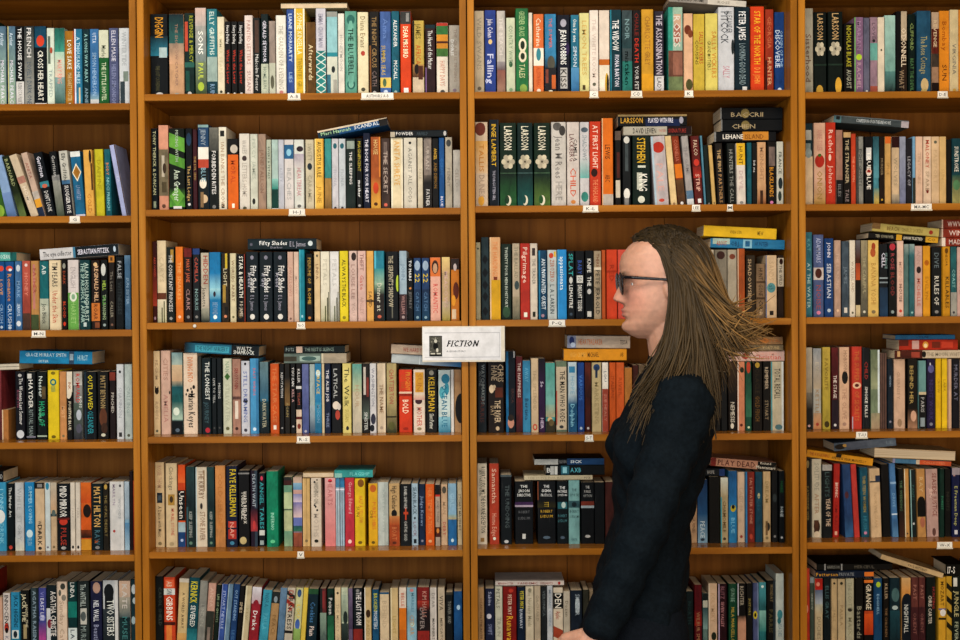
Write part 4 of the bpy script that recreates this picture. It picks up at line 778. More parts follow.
def printed(name, rough, wear, art):
    m, nt, b = mat(name)
    a = node(nt, 'ShaderNodeAttribute', attribute_name='Col')
    tc = node(nt, 'ShaderNodeTexCoord')
    oi = node(nt, 'ShaderNodeObjectInfo'); sc_ = node(nt, 'ShaderNodeVectorMath', operation='MULTIPLY_ADD')
    cb = node(nt, 'ShaderNodeCombineXYZ')
    for q in range(3): nt.links.new(oi.outputs['Random'], cb.inputs[q])
    sc_.inputs[1].default_value = (37.0, 19.0, 53.0); nt.links.new(cb.outputs[0], sc_.inputs[0]); nt.links.new(tc.outputs['Object'], sc_.inputs[2])
    mp = node(nt, 'ShaderNodeMapping'); mp.inputs['Scale'].default_value = (420, 420, 14)
    nt.links.new(sc_.outputs[0], mp.inputs[0])
    n1 = node(nt, 'ShaderNodeTexNoise', Scale=1.0, Detail=4.0, Roughness=.65)
    nt.links.new(mp.outputs[0], n1.inputs['Vector'])
    n2 = node(nt, 'ShaderNodeTexNoise', Scale=38.0, Detail=5.0, Roughness=.6)
    nt.links.new(sc_.outputs[0], n2.inputs['Vector'])
    r1 = ramp(nt, [(.66, (0, 0, 0, 1)), (.74, (1, 1, 1, 1))])
    nt.links.new(n1.outputs[0], r1.inputs[0])
    mu = node(nt, 'ShaderNodeMath', operation='MULTIPLY'); mu.inputs[1].default_value = wear
    nt.links.new(r1.outputs[0], mu.inputs[0])
    r2_ = ramp(nt, [(.3, (.80, .79, .77, 1)), (.68, (1.04, 1.03, 1.02, 1))])
    nt.links.new(n2.outputs[0], r2_.inputs[0])
    base0 = mixc(nt, 1.0, a.outputs['Color'], r2_.outputs[0], 'MULTIPLY')
    # printed pictures: broad tonal blotches, stronger on coloured and dark covers than on white ones
    mp3 = node(nt, 'ShaderNodeMapping'); mp3.inputs['Scale'].default_value = (75, 75, 30)
    nt.links.new(sc_.outputs[0], mp3.inputs[0])
    n3 = node(nt, 'ShaderNodeTexNoise', Scale=1.0, Detail=5.0, Roughness=.62, Distortion=.8)
    nt.links.new(mp3.outputs[0], n3.inputs['Vector'])
    r3_ = ramp(nt, [(.30, (.30, .33, .36, 1)), (.52, (1.0, 1.0, 1.0, 1)), (.72, (1.40, 1.34, 1.25, 1))])
    nt.links.new(n3.outputs[0], r3_.inputs[0])
    sv = node(nt, 'ShaderNodeSeparateColor', mode='HSV'); nt.links.new(a.outputs['Color'], sv.inputs[0])
    amt = node(nt, 'ShaderNodeMapRange'); amt.inputs[1].default_value = .05; amt.inputs[2].default_value = .6; amt.inputs[3].default_value = art; amt.inputs[4].default_value = art * .22
    nt.links.new(sv.outputs[2], amt.inputs[0])
    base = mixc(nt, amt.outputs[0], base0, mixc(nt, 1.0, base0, r3_.outputs[0], 'MULTIPLY'))
    nt.links.new(mixc(nt, mu.outputs[0], base, (.62, .58, .5, 1)), b.inputs['Base Color'])
    b.inputs['Roughness'].default_value = rough
    b.inputs['Specular IOR Level'].default_value = .07
    bp = node(nt, 'ShaderNodeBump', Strength=.08, Distance=.001)
    nt.links.new(n1.outputs[0], bp.inputs['Height']); nt.links.new(bp.outputs[0], b.inputs['Normal'])
    return m
PRINT = printed('printed_book_cover', .45, .035, .66)
CARD = printed('printed_card', .6, .0, .0)

def paper():
    m, nt, b = mat('page_paper')
    tc = node(nt, 'ShaderNodeTexCoord'); mp = node(nt, 'ShaderNodeMapping')
    mp.inputs['Scale'].default_value = (1400, 3, 3)
    nt.links.new(tc.outputs['Object'], mp.inputs[0])
    n = node(nt, 'ShaderNodeTexNoise', Scale=1.0, Detail=2.0)
    nt.links.new(mp.outputs[0], n.inputs['Vector'])
    r = ramp(nt, [(.3, (.44, .32, .18, 1)), (.7, (.74, .58, .38, 1))])
    nt.links.new(n.outputs[0], r.inputs[0]); nt.links.new(r.outputs[0], b.inputs['Base Color'])
    b.inputs['Roughness'].default_value = .9
    return m
PAPER = paper()

def plain(name, c, rough=.6, noise=.12, scale=60, bump=0, metal=0, spec=.4):
    m, nt, b = mat(name)
    tc = node(nt, 'ShaderNodeTexCoord'); n = node(nt, 'ShaderNodeTexNoise', Scale=float(scale), Detail=4.0)
    nt.links.new(tc.outputs['Object'], n.inputs['Vector'])
    r = ramp(nt, [(.3, tuple(x * (1 - noise) for x in c[:3]) + (1,)), (.7, tuple(min(1, x * (1 + noise)) for x in c[:3]) + (1,))])
    nt.links.new(n.outputs[0], r.inputs[0]); nt.links.new(r.outputs[0], b.inputs['Base Color'])
    b.inputs['Roughness'].default_value = rough; b.inputs['Metallic'].default_value = metal; b.inputs['Specular IOR Level'].default_value = spec
    if bump:
        bp = node(nt, 'ShaderNodeBump', Strength=bump, Distance=.004)
        nt.links.new(n.outputs[0], bp.inputs['Height']); nt.links.new(bp.outputs[0], b.inputs['Normal'])
    return m
def attr_mat(name, rough, sss=0, spec=.5):
    m, nt, b = mat(name)
    a = node(nt, 'ShaderNodeAttribute', attribute_name='Col')
    tc = node(nt, 'ShaderNodeTexCoord'); n = node(nt, 'ShaderNodeTexNoise', Scale=90.0, Detail=4.0)
    nt.links.new(tc.outputs['Object'], n.inputs['Vector'])
    r = ramp(nt, [(.3, (.86, .85, .84, 1)), (.7, (1.08, 1.06, 1.05, 1))])
    nt.links.new(n.outputs[0], r.inputs[0])
    nt.links.new(mixc(nt, 1.0, a.outputs['Color'], r.outputs[0], 'MULTIPLY'), b.inputs['Base Color'])
    b.inputs['Roughness'].default_value = rough
    b.inputs['Specular IOR Level'].default_value = spec
    if sss:
        b.inputs['Subsurface Weight'].default_value = sss
        b.inputs['Subsurface Radius'].default_value = (.012, .005, .003)
    return m

# ------------------------------------------------------------------ mesh builder
class MB:
    def __init__(s): s.v, s.f, s.c = [], [], []
    def add(s, vs, fs, col):
        b = len(s.v); s.v.extend(vs); s.f.extend(tuple(b + i for i in f) for f in fs)
        if isinstance(col, list): s.c.extend(col)
        else: s.c.extend([col] * len(vs))
    def box(s, x0, x1, y0, y1, z0, z1, col=(1, 1, 1, 1)):
        s.add([(x, y, z) for x in (x0, x1) for y in (y0, y1) for z in (z0, z1)],
              [(0, 1, 3, 2), (4, 6, 7, 5), (0, 4, 5, 1), (2, 3, 7, 6), (0, 2, 6, 4), (1, 5, 7, 3)], col)
    def join(s, o, mtx=None):
        b = len(s.v)
        s.v.extend([tuple(mtx @ Vector(p)) for p in o.v] if mtx is not None else o.v)
        s.f.extend(tuple(b + i for i in f) for f in o.f); s.c.extend(o.c)
    def mesh(s, name):
        me = bpy.data.meshes.new(name); me.from_pydata(s.v, [], s.f)
        a = me.color_attributes.new('Col', 'FLOAT_COLOR', 'POINT')
        a.data.foreach_set('color', np.array(s.c, dtype=np.float32).ravel())
        me.update(); return me
def obj(name, me, m, parent=None):
    o = bpy.data.objects.new(name, me); C.objects.link(o)
    if m:
        if not me.materials: me.materials.append(m)
    if parent is not None: o.parent = parent
    return o
def empty(name, loc=(0, 0, 0)):
    o = bpy.data.objects.new(name, None); C.objects.link(o); o.location = loc; o.empty_display_size = .05
    return o
def tag(o, label, cat, group=None):
    o['label'] = label; o['category'] = cat
    if group: o['group'] = group
    return o
def bevelled(name, boxes, m, parent, w=.0012):
    import bmesh
    b = MB()
    for bx in boxes: b.box(*bx)
    o = obj(name, b.mesh(name), m, parent)
    bm = bmesh.new(); bm.from_mesh(o.data)
    bmesh.ops.recalc_face_normals(bm, faces=bm.faces)
    bmesh.ops.bevel(bm, geom=bm.edges[:], offset=w, segments=2, affect='EDGES')
    bm.to_mesh(o.data); bm.free()
    return o

# ------------------------------------------------------------------ glyphs
GL = {}
def make_glyphs():
    chars = sorted(set(ch for ch in 'ABCDEFGHIJKLMNOPQRSTUVWXYZabcdefghijklmnopqrstuvwxyz0123456789&.\'-!'))
    obs = []
    for ch in chars:
        cu = bpy.data.curves.new('g', 'FONT'); cu.body = ch; cu.size = 1.0; cu.resolution_u = 1
        cu.offset = .009
        o = bpy.data.objects.new('g', cu); C.objects.link(o); obs.append((ch, o, cu))
    bpy.context.view_layer.update()
    dg = bpy.context.evaluated_depsgraph_get()
    for ch, o, cu in obs:
        me = o.evaluated_get(dg).to_mesh()
        v = [(p.co.x, p.co.y) for p in me.vertices]; f = [tuple(q.vertices) for q in me.polygons]
        x0, x1 = min(p[0] for p in v), max(p[0] for p in v)
        GL[ch] = ([(a - x0, b) for a, b in v], f, x1 - x0)
    cap = max(p[1] for p in GL['H'][0])
    for ch in GL: GL[ch] = ([(a / cap, b / cap) for a, b in GL[ch][0]], GL[ch][1], GL[ch][2] / cap)
    for ch, o, cu in obs:
        bpy.data.objects.remove(o); bpy.data.curves.remove(cu)
make_glyphs()
def text_width(t):
    w = 0
    for ch in t: w += .42 if ch == ' ' else GL.get(ch, GL['O'])[2] + .13
    return max(w - .13, .1)
def text2d(t, length, height):
    """glyphs along +x from 0 to length, cap height on +y: list of (verts, faces)"""
    tw = text_width(t); sy = height; sx = length / tw
    off = 0
    if sx > 1.35 * sy: sx = 1.35 * sy; off = (length - sx * tw) / 2
    if sx < .42 * sy: sy = sx / .42
    x = 0; out = []
    for ch in t:
        if ch == ' ': x += .42; continue
        v, f, w = GL.get(ch, GL['O'])
        out.append(([(off + (x + a) * sx, (b - .5) * sy) for a, b in v], f)); x += w + .13
    return out

# ------------------------------------------------------------------ a book
def parse(line, flat):
    head, _, pat = line.partition('|')
    h = head.split()
    d = dict(pat=[], R=0.0, L=0.0, P=False, N=None, flat=flat)
    if flat:
        d['xl'], d['xr'], d['yt'], d['yb'] = (float(x) for x in h[1:5]); d['col'] = h[5]
    else:
        d['xl'], d['xr'], d['yt'] = (float(x) for x in h[0:3]); d['col'] = h[3]
    for tk in pat.split(';'):
        tk = tk.strip()
        if not tk: continue
        k, _, rest = tk.partition(' ')
        if k == 'R': d['R'] = float(rest)
        elif k == 'L': d['L'] = float(rest)
        elif k == 'P': d['P'] = True
        elif k == 'N': d['N'] = rest
        elif k == 'p2': pass
        else: d['pat'].append((k, rest))
    return d

def spine_art(b, d, w, h):
    """printed art on the spine plane y = 0; s along the spine 0..1 from its head, x across"""
    flat = d['flat']; lay = [0]
    def X(p): return (-w / 2 + w * p / 100) * .985
    def Z(p): return h * (1 - p / 100) * .998 + h * .001
    def quad(x0, x1, y0, y1, c0, c1):
        lay[0] += 1; y = -.00012 * lay[0]
        b.add([(X(x0), y, Z(y0)), (X(x1), y, Z(y0)), (X(x1), y, Z(y1)), (X(x0), y, Z(y1))], [(0, 1, 2, 3)], [c0, c0, c1, c1])
    def poly(pts, c):
        lay[0] += 1; y = -.00012 * lay[0]
        b.add([(X(p[0]), y, Z(p[1])) for p in pts], [tuple(range(len(pts)))], c)
    def ell(xc, yc, rx, ry, c, n=14):
        ry = ry
        poly([(min(100, max(0, xc + rx * math.cos(a))), min(99.5, max(.5, yc + ry * math.sin(a)))) for a in (2 * math.pi * i / n for i in range(n))], c)
    texts = []
    for k, rest in d['pat']:
        a = rest.split()
        if k == 's': quad(0, 100, float(a[0]), float(a[1]), rgb(a[2]), rgb(a[2]))
        elif k == 'g': quad(0, 100, float(a[0]), float(a[1]), rgb(a[2]), rgb(a[3]))
        elif k == 'b':
            q = [float(t) for t in a[:4]]
            if flat: quad(100 - q[3], 100 - q[1], q[0], q[2], rgb(a[4]), rgb(a[4]))
            else: quad(q[0], q[2], q[1], q[3], rgb(a[4]), rgb(a[4]))
        elif k in 'ok':
            q = [float(t) for t in a[:4]]
            if flat: q = [100 - q[1], q[0], q[3], q[2]]
            if k == 'o': ell(*q, rgb(a[4]))
            else: poly([(q[0] - q[2], q[1]), (q[0], q[1] - q[3]), (q[0] + q[2], q[1]), (q[0], q[1] + q[3])], rgb(a[4]))
        elif k == 'O':
            xc, yc = float(a[0]), float(a[1])
            for i in range(7):
                an = i * 2 * math.pi / 6
                q = (xc, yc) if i == 6 else (xc + 26 * math.cos(an), yc + 5.6 * math.sin(an))
                ell(q[0], q[1], 16, 3.4, rgb('c8c0a8' if i % 2 else 'b0a894'), 9)
            ell(xc, yc, 7, 1.5, rgb('5a5444'), 8)
        elif k == 'q':
            y0, y1 = float(a[0]), float(a[1]); s_ = 7
            poly([(0, y0), (100, y0 + s_), (100, y1 + s_), (0, y1)], rgb(a[2]))
        elif k == 'x':
            y0, y1 = float(a[0]), float(a[1]); n = 6
            for i in range(n):
                t0 = y0 + (y1 - y0) * i / n; t1 = y0 + (y1 - y0) * (i + 1) / n; tm = (t0 + t1) / 2
                for (p, q) in (((0, t0), (100, t1)), ((100, t0), (0, t1))):
                    poly([(p[0], p[1]), (p[0], p[1] + 1.2), (q[0], q[1]), (q[0], q[1] - 1.2)], rgb(a[2]))
        elif k == 'p': texts.append(('p', a))
        elif k == 't': texts.append(('t', rest))
        elif k == 'h': texts.append(('h', rest))
    ytx = -.00012 * (lay[0] + 1)
    for k, r in texts:
        if k == 'p':
            yc = float(r[0]); ry = w * .5 * .42 / h * 100; ry = min(ry, 2.4)
            n = 10
            b.add([(X(50 + 21 * math.cos(t)), ytx, Z(yc + ry * math.sin(t))) for t in (2 * math.pi * i / n for i in range(n))],
                  [tuple(range(n))], rgb(r[1]))
            continue
        q = r.split(); c = rgb(q[2]); at = None; tx = q[3:]
        if tx and tx[-1].startswith('@'): at = tx[-1][1:].split(','); tx = tx[:-1]
        T = ' '.join(tx)
        xc, hf = (float(at[0]) / 10, float(at[1]) / 10 * .92) if at else (.5, .45)
        if flat: xc = 1 - xc
        if k == 't':
            z0, z1 = Z(float(q[0])), Z(float(q[1]))
            for vs, fs in text2d(T, z0 - z1, hf * w):
                b.add([((xc - .5) * w + y, ytx, z0 - x) for x, y in vs], fs, c)
        else:
            zc = Z(float(q[0])); L = w * float(q[1]) / 100
            for vs, fs in text2d(T, L, h * .042):
                b.add([(-L / 2 + x, ytx, zc + y) for x, y in vs], fs, c)

def book_meshes(d, w, h, dep, pages_front=False):
    """cover shell with printed spine (facing -y) and page block; origin at the foot of the spine"""
    base = rgb(d['col'])
    hard = w > .028 and random.random() < .35
    t = .0022 if hard else .0008
    rec = .004 if hard else .0006
    r = min(.0012, w * .12)
    b = MB()
    out = [(-w / 2, dep), (-w / 2, r), (-w / 2 + r, 0), (w / 2 - r, 0), (w / 2, r), (w / 2, dep)]
    inn = [(-w / 2 + t, dep), (-w / 2 + t, r + t), (-w / 2 + r + t * .5, t), (w / 2 - r - t * .5, t), (w / 2 - t, r + t), (w / 2 - t, dep)]
    n = 6
    vs = [(x, y, z) for z in (0, h) for (x, y) in out + inn]
    fs = []
    for i in range(n - 1):
        fs.append((i, i + 1, 12 + i + 1, 12 + i))
        fs.append((6 + i + 1, 6 + i, 18 + i, 18 + i + 1))
        fs.append((i + 1, i, 6 + i, 6 + i + 1))
        fs.append((12 + i, 12 + i + 1, 18 + i + 1, 18 + i))
    fs += [(0, 12, 18, 6), (5, 11, 23, 17)]
    b.add(vs, fs, base)
    if not pages_front: spine_art(b, d, w, h)
    p = MB(); e = t + .0003
    p.box(-w / 2 + e, w / 2 - e, t + .0012, dep - rec - .0004, rec, h - rec)
    return b, p

# ------------------------------------------------------------------ the four bookcases
J = [P(-191, 300).x, P(139, 300).x, P(468.5, 300).x, P(798.8, 300).x, P(1129, 300).x]
XC = [70, 300, 630, 880]
SHELF_PX = {  # row of the shelf under it: y where the foot of the books shows, per bay
    0: (-10, -21, -24, -23), 1: (103.5, 93.6, 91.2, 91.6), 2: (216, 209.2, 205.4, 203.8), 3: (329.6, 322.0, 319.2, 316.6),
    4: (439.6, 434.0, 432.2, 429.0), 5: (550.6, 547.0, 544.0, 537.6), 6: (662, 657, 654, 649)}
SPINE_Y = .06
def shelf_z(row, bay):
    if row in SHELF_PX:
        y = SHELF_PX[row][bay]
        xs = (70, 230 if row else 300, 560, 870)[bay]
        return P(xs, y, 0.0 if y < 300 else SPINE_Y).z
    if row == -1: return shelf_z(0, bay) + .265
    return shelf_z(6, bay) - .262 * (row - 6)
TH = .0155
BAYN = ('first', 'second', 'third', 'fourth')
DEPTH = .27
for bay in range(4):
    x0, x1 = J[bay] + .0014, J[bay + 1] - .0014
    top = shelf_z(-1, bay); bc = empty('bookcase', ((x0 + x1) / 2, 0, 0))
    tag(bc, ('wooden bookcase cut off by the left edge, its right upright in view', 'wooden bookcase holding six full shelves left of the fiction sign',
             'wooden bookcase that the person walks past, right of the fiction sign',
             'wooden bookcase at the right edge, beyond the walking person')[bay], 'bookcase', 'pine bookcases side by side')
    X = (x0 + x1) / 2
    a, e = x0 - X, x1 - X
    bevelled('side_panel', [(a, a + TH, 0, DEPTH, 0, top + TH)], W_UP, bc)
    bevelled('side_panel', [(e - TH, e, 0, DEPTH, 0, top + TH)], W_UP, bc)
    cuts = [a + TH, a + TH + .225, a + TH + .475, e - TH]
    for k in range(3):
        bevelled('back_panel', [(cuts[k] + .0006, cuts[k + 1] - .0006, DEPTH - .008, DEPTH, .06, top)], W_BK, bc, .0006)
    for row in range(-1, 9):
        z = shelf_z(row, bay)
        if z < .05: z = .08
        bevelled('shelf', [(a + TH + .0004, e - TH - .0004, .0, DEPTH - .009, z - TH, z)], W_SH, bc)
    bevelled('plinth', [(a + TH + .0004, e - TH - .0004, .015, .03, 0, .06)], W_SH, bc)

# ------------------------------------------------------------------ read the shelves
COMP = {}
cur = None
for ln in DATA.strip().split('\n'):
    ln = ln.rstrip()
    if not ln: continue
    if ln[0] == '#':
        q = ln[1:].split(); cur = COMP.setdefault((int(q[0]), int(q[1])), dict(up=[], flat=[])); ox, oy = float(q[2]), float(q[3]); continue
    if ln[0] == '@':
        q = ln[1:].split(); ox, oy = float(q[0]), (float(q[1]) if len(q) > 1 else oy); continue
    S = 5.3333
    if ln[0] == 'G':
        q = [float(t) for t in ln.split()[1:]]; n = int(q[3]); xs = np.linspace(q[0], q[1], n + 1)
        for i in range(n):
            d = parse('0 0 0 ' + random.choice(['2a2c34', '4a2420', '1c3038', '6a5a48', '3a3a30', '8a7a64', '243048']), False)
            d.update(xl=xs[i], xr=xs[i + 1] - 2, yt=q[2] + random.uniform(-8, 14), gen=True, ox=ox, oy=oy); cur['up'].append(d)
        continue
    d = parse(ln, ln[0] == 'F'); d['ox'], d['oy'] = ox, oy
    cur['flat' if d['flat'] else 'up'].append(d)

def cname(h):
    import colorsys
    r, g, b = (x / 255 for x in srgb(h)); hh, s, v = colorsys.rgb_to_hsv(r, g, b); hh *= 360
    if v < .2 and (s < .55 or v < .12): return 'black'
    if s < .13: return 'white' if v > .78 else ('pale grey' if v > .6 else ('grey' if v > .32 else 'charcoal'))
    if v < .28:
        if hh < 50 or hh > 330: return 'dark brown'
        if hh < 165: return 'dark green'
        if hh < 205: return 'dark teal'
        if hh < 260: return 'navy'
        return 'dark purple'
    if hh < 14 or hh > 345:
        if s < .3: return 'pinkish grey' if v < .7 else 'pale pink'
        return 'maroon' if v < .45 else ('red' if s > .55 else 'dusty pink')
    if hh < 28:
        if v < .55: return 'brown'
        return 'orange' if s > .6 else ('peach' if v > .7 else 'tan')
    if hh < 42:
        if v < .5: return 'brown'
        return 'orange' if s > .72 and v > .75 else ('golden brown' if s > .55 else ('cream' if v > .7 and s < .38 else 'tan'))
    if hh < 66:
        if s > .6 and v > .6: return 'yellow'
        if s < .36: return 'cream' if v > .7 else 'olive grey'
        return 'pale yellow' if v > .72 else 'olive'
    if hh < 165: return 'pale green' if s < .3 else ('dark green' if v < .4 else 'green')
    if hh < 197: return 'pale teal' if s < .35 else ('dark teal' if v < .38 else 'teal')
    if hh < 250:
        if s < .32: return 'pale blue' if v > .6 else 'slate blue'
        return 'navy' if v < .38 else ('sky blue' if v > .65 and s > .5 and hh < 212 else 'blue')
    return 'lavender' if s < .3 else 'purple'
def dominant(d):
    area = {d['col']: 100.0}
    for k, r in d['pat']:
        a = r.split()
        if k in 'sg': L = float(a[1]) - float(a[0]); c = a[2] if k == 's' else a[3]
        elif k == 'b':
            q = [float(t) for t in a[:4]]; L = (q[2] - q[0]) * (q[3] - q[1]) / 100; c = a[4]
        else: continue
        area[c] = area.get(c, 0) + L; area[d['col']] -= L
    names = {}
    for c, L in area.items():
        n = cname(c); names[n] = names.get(n, 0) + max(L, 0)
    o = sorted(names.items(), key=lambda t: -t[1])
    return o
def letter_colour(d):
    best, bl = None, 0
    for k, r in d['pat']:
        if k in 'th':
            q = r.split(); L = (float(q[1]) - float(q[0])) if k == 't' else float(q[1])
            if L > bl: bl, best = L, q[2]
    if not best: return None
    n = cname(best)
    n = {'pale grey': 'white', 'cream': 'cream', 'pale blue': 'pale', 'pale teal': 'pale', 'pale green': 'pale', 'pale pink': 'pale', 'golden brown': 'gold',
         'dark brown': 'dark', 'dark green': 'dark', 'dark teal': 'dark', 'navy': 'navy', 'charcoal': 'dark', 'pinkish grey': 'pinkish', 'dusty pink': 'pink', 'pale yellow': 'yellow',
         'olive grey': 'olive', 'slate blue': 'bluish', 'sky blue': 'blue', 'dark purple': 'purple'}.get(n, n)
    return n
ORD = ['first', 'second', 'third', 'fourth', 'fifth', 'sixth', 'seventh', 'eighth', 'ninth', 'tenth', 'eleventh', 'twelfth', 'thirteenth', 'fourteenth', 'fifteenth',
       'sixteenth', 'seventeenth', 'eighteenth', 'nineteenth', 'twentieth', 'twenty-first', 'twenty-second', 'twenty-third', 'twenty-fourth', 'twenty-fifth', 'twenty-sixth',
       'twenty-seventh', 'twenty-eighth', 'twenty-ninth', 'thirtieth', 'thirty-first', 'thirty-second', 'thirty-third', 'thirty-fourth', 'thirty-fifth', 'thirty-sixth']
ROWN = [None, 'top', 'second', 'third', 'fourth', 'fifth', 'sixth']
BEHIND = {3: (612, 712), 4: (604, 712), 5: (602, 690), 6: (590, 686)}   # what the walking person hides, per shelf

BOOKS = []   # (visible area, d, matrix, w, h, depth, label, group)
for (row, bay), cp in sorted(COMP.items()):
    zs = shelf_z(row, bay) + .0002
    ups = sorted(cp['up'], key=lambda d: d['xl'] + d['ox'] * 5.3333)
    tops = []; prev = None
    lo_lim, hi_lim = J[bay] + .0014 + TH + .0006, J[bay + 1] - .0014 - TH - .0006
    for d in ups:
        sb = SPINE_Y + random.uniform(-.004, .006)
        ybot = SHELF_PX[row][bay]
        pyb = ybot
        pxl, pxr = d['ox'] + d['xl'] / 5.3333, d['ox'] + d['xr'] / 5.3333
        pyt = d['oy'] + d['yt'] / 5.3333
        # x of the spine edges near the middle of the visible spine
        ymid = pyb
        if d['L'] == 0: ymid = min((pyt + pyb) / 2, 600)
        xl, xr = P(pxl, ymid, sb).x, P(pxr, ymid, sb).x
        H = P((pxl + pxr) / 2, pyt, sb).z - zs
        ang = 0.0; w = (xr - xl) * .975
        if d['L']:
            Hpx = (pyb - pyt) * 5.3333
            if row == 6: pass
            ang = math.atan2(d['L'], Hpx)
            if row == 6:
                # spine edges were read at the frame's foot; run them down the lean to the shelf
                drop = (pyb - 640) / (pyb - pyt) if pyb > 640 else 0
                ang = math.atan2(d['L'], (pyb - pyt) * 5.3333)
                xl, xr = P(pxl, 640, sb).x, P(pxr, 640, sb).x
                sh = math.tan(ang) * (P(pxl, 640, sb).z - zs); xl -= sh; xr -= sh
            w = (xr - xl) * math.cos(ang) * .96
        h = (H - w * abs(math.sin(ang))) / math.cos(ang)
        d['w'], d['h'] = w, h
        d['X'] = (xl + xr) / 2; d['sb'] = sb; d['ang'] = ang; d['px'] = (pxl, pxr, pyt, pyb); d['xl_w'], d['xr_w'] = xl, xr
    # keep neighbours apart and inside the bookcase
    for d in ups:
        w, ang = d['w'], d['ang']
        if abs(ang) < 1e-4:
            x0, x1 = d['X'] - w / 2, d['X'] + w / 2
            if prev is not None and abs(prev['ang']) < 1e-4:
                lim = prev['X'] + prev['w'] / 2 + .0003
                if x0 < lim:
                    x0 = lim
            x1 = min(x1, hi_lim) if bay < 3 else x1
            x0 = max(x0, lo_lim) if bay > 0 else x0
            if x1 - x0 < .004: x1 = x0 + .004
            d['w'] = x1 - x0; d['X'] = (x0 + x1) / 2
        prev = d
    def quad2(d, grow=0.0):
        w, h, a = d['w'] + grow, d['h'], d['ang']; pv = d['X'] + (-d['w'] / 2 if a < 0 else d['w'] / 2)
        ca, sa = math.cos(a), math.sin(a); q = []
        lo = -(w / 2) - (-d['w'] / 2 if a < 0 else d['w'] / 2); hi = lo + w
        for (x, z) in ((lo, 0), (hi, 0), (hi, h), (lo, h)): q.append((pv + x * ca + z * sa, -x * sa + z * ca))
        return q
    def pen(A, B):
        best = 1e9
        for Q in (A, B):
            for i in range(4):
                ex, ez = Q[(i + 1) % 4][0] - Q[i][0], Q[(i + 1) % 4][1] - Q[i][1]
                L = math.hypot(ex, ez); nx, nz = ez / L, -ex / L
                pa = [x * nx + z * nz for x, z in A]; pb = [x * nx + z * nz for x, z in B]
                o = min(max(pa), max(pb)) - max(min(pa), min(pb))
                if o <= 0: return 0.0
                best = min(best, o)
        return best
    for it in range(60):
        hit = False
        for i in range(len(ups)):
            for k in range(i + 1, min(i + 4, len(ups))):
                A, B = ups[i], ups[k]
                o = pen(quad2(A, .0003), quad2(B, .0003))
                if o > 1e-6:
                    hit = True; o *= 1.02
                    A['X'] -= o / 2; B['X'] += o / 2
                    for D in (A, B):
                        if D['w'] > .008: D['w'] *= .992
        for D in ups:
            q = quad2(D); a, e = min(p[0] for p in q), max(p[0] for p in q)
            if a < lo_lim and bay > 0: D['X'] += lo_lim - a
            if e > hi_lim and bay < 3: D['X'] -= e - hi_lim
        if not hit: break
    else: print('still tight', row, bay)
    n = len(ups)
    vis = [d for d in ups]
    for i, d in enumerate(ups):
        w, h, ang = d['w'], d['h'], d['ang']
        dep = min(.185, max(.105, h * .64)) * random.uniform(.95, 1.03)
        piv = -w / 2 if ang < 0 else w / 2
        mt = Matrix.Translation((d['X'] + piv, d['sb'], zs)) @ Matrix.Rotation(ang, 4, 'Y') @ Matrix.Translation((-piv, 0, 0))
        cx = (d['X'], )
        # top outline for the books that lie across
        pts = [mt @ Vector((-w / 2, 0, h)), mt @ Vector((w / 2, 0, h))]
        tops.append((pts[0].x, pts[0].z)); tops.append((pts[1].x, pts[1].z)); tops.append(((pts[0].x + pts[1].x) / 2, max(pts[0].z, pts[1].z)))
        pxl, pxr, pyt, pyb = d['px']
        a0, a1 = max(0, pxl), min(960, pxr)
        vis_w = max(0, a1 - a0)
        if bay == 2 and row in BEHIND:
            b0, b1 = BEHIND[row]
            ov = max(0, min(a1, b1) - max(a0, b0)); vis_w = max(0, vis_w - ov)
        area = vis_w * max(0, min(640, pyb) - pyt)
        if d.get('gen'): area = 0
        if bay == 0: side, k = 'right', n - 1 - i
        elif bay == 3: side, k = 'left', i
        elif i < n / 2: side, k = 'left', i
        else: side, k = 'right', n - 1 - i
        dom = dominant(d); col = dom[0][0]; lc = letter_colour(d)
        size = ''
        if w > .029: size = 'thick '
        elif w < .0145: size = 'thin '
        lab = f"{size}{col} book" + (f" with {lc} lettering" if lc and lc != col else '') + f", {ORD[k]} from {side}, {ROWN[row]} shelf, {BAYN[bay]} bookcase from left"
        if len(lab.split()) > 16: lab = lab[len(size):]
        if len(lab.split()) > 16: lab = lab.replace(' from left', '') if side == 'right' else lab.replace('bookcase from left', 'bookcase')
        BOOKS.append([area, d, mt, w, h, dep, lab, f"books standing on the {ROWN[row]} shelf of the {BAYN[bay]} bookcase"])
    for d in cp['flat']:
        sb = SPINE_Y + random.uniform(-.004, .004)
        pxl, pxr = d['ox'] + d['xl'] / 5.3333, d['ox'] + d['xr'] / 5.3333
        pyt, pyb = d['oy'] + d['yt'] / 5.3333, d['oy'] + d['yb'] / 5.3333
        ang = math.radians(d['R'])
        A, B = P(pxl, pyt, sb), P(pxl, pyb, sb)
        w = max(.008, (A.z - B.z) * .97); L = (P(pxr, pyt, sb).x - A.x) / math.cos(ang)
        L = min(L, .235); 
        dep = min(.15, max(.105, L * .64))
        # lower edge from B rightwards: lift it until it clears every top beneath
        ux = Vector((math.cos(ang), 0, math.sin(ang))); un = Vector((-math.sin(ang), 0, math.cos(ang)))
        Bl = B
        def low(x): return Bl.z + (x - Bl.x) * math.tan(ang)
        xa, xb = Bl.x, Bl.x + ux.x * L
        need = [tz - low(tx) for tx, tz in tops if xa - .001 <= tx <= xb + .001]
        lift = max(need) if need else 0
        if lift > -.03 or d['R'] == 0: Bl = Bl + Vector((0, 0, lift + .0006))
        elif lift > -.2: Bl = Bl + Vector((0, 0, lift + .0006)) if abs(d['R']) < 4.5 else Bl
        # local x -> un (thickness up), local z -> -ux (head of the spine at left), local y -> +y
        mt = Matrix.Identity(4)
        org = Bl + ux * L + un * (w / 2)
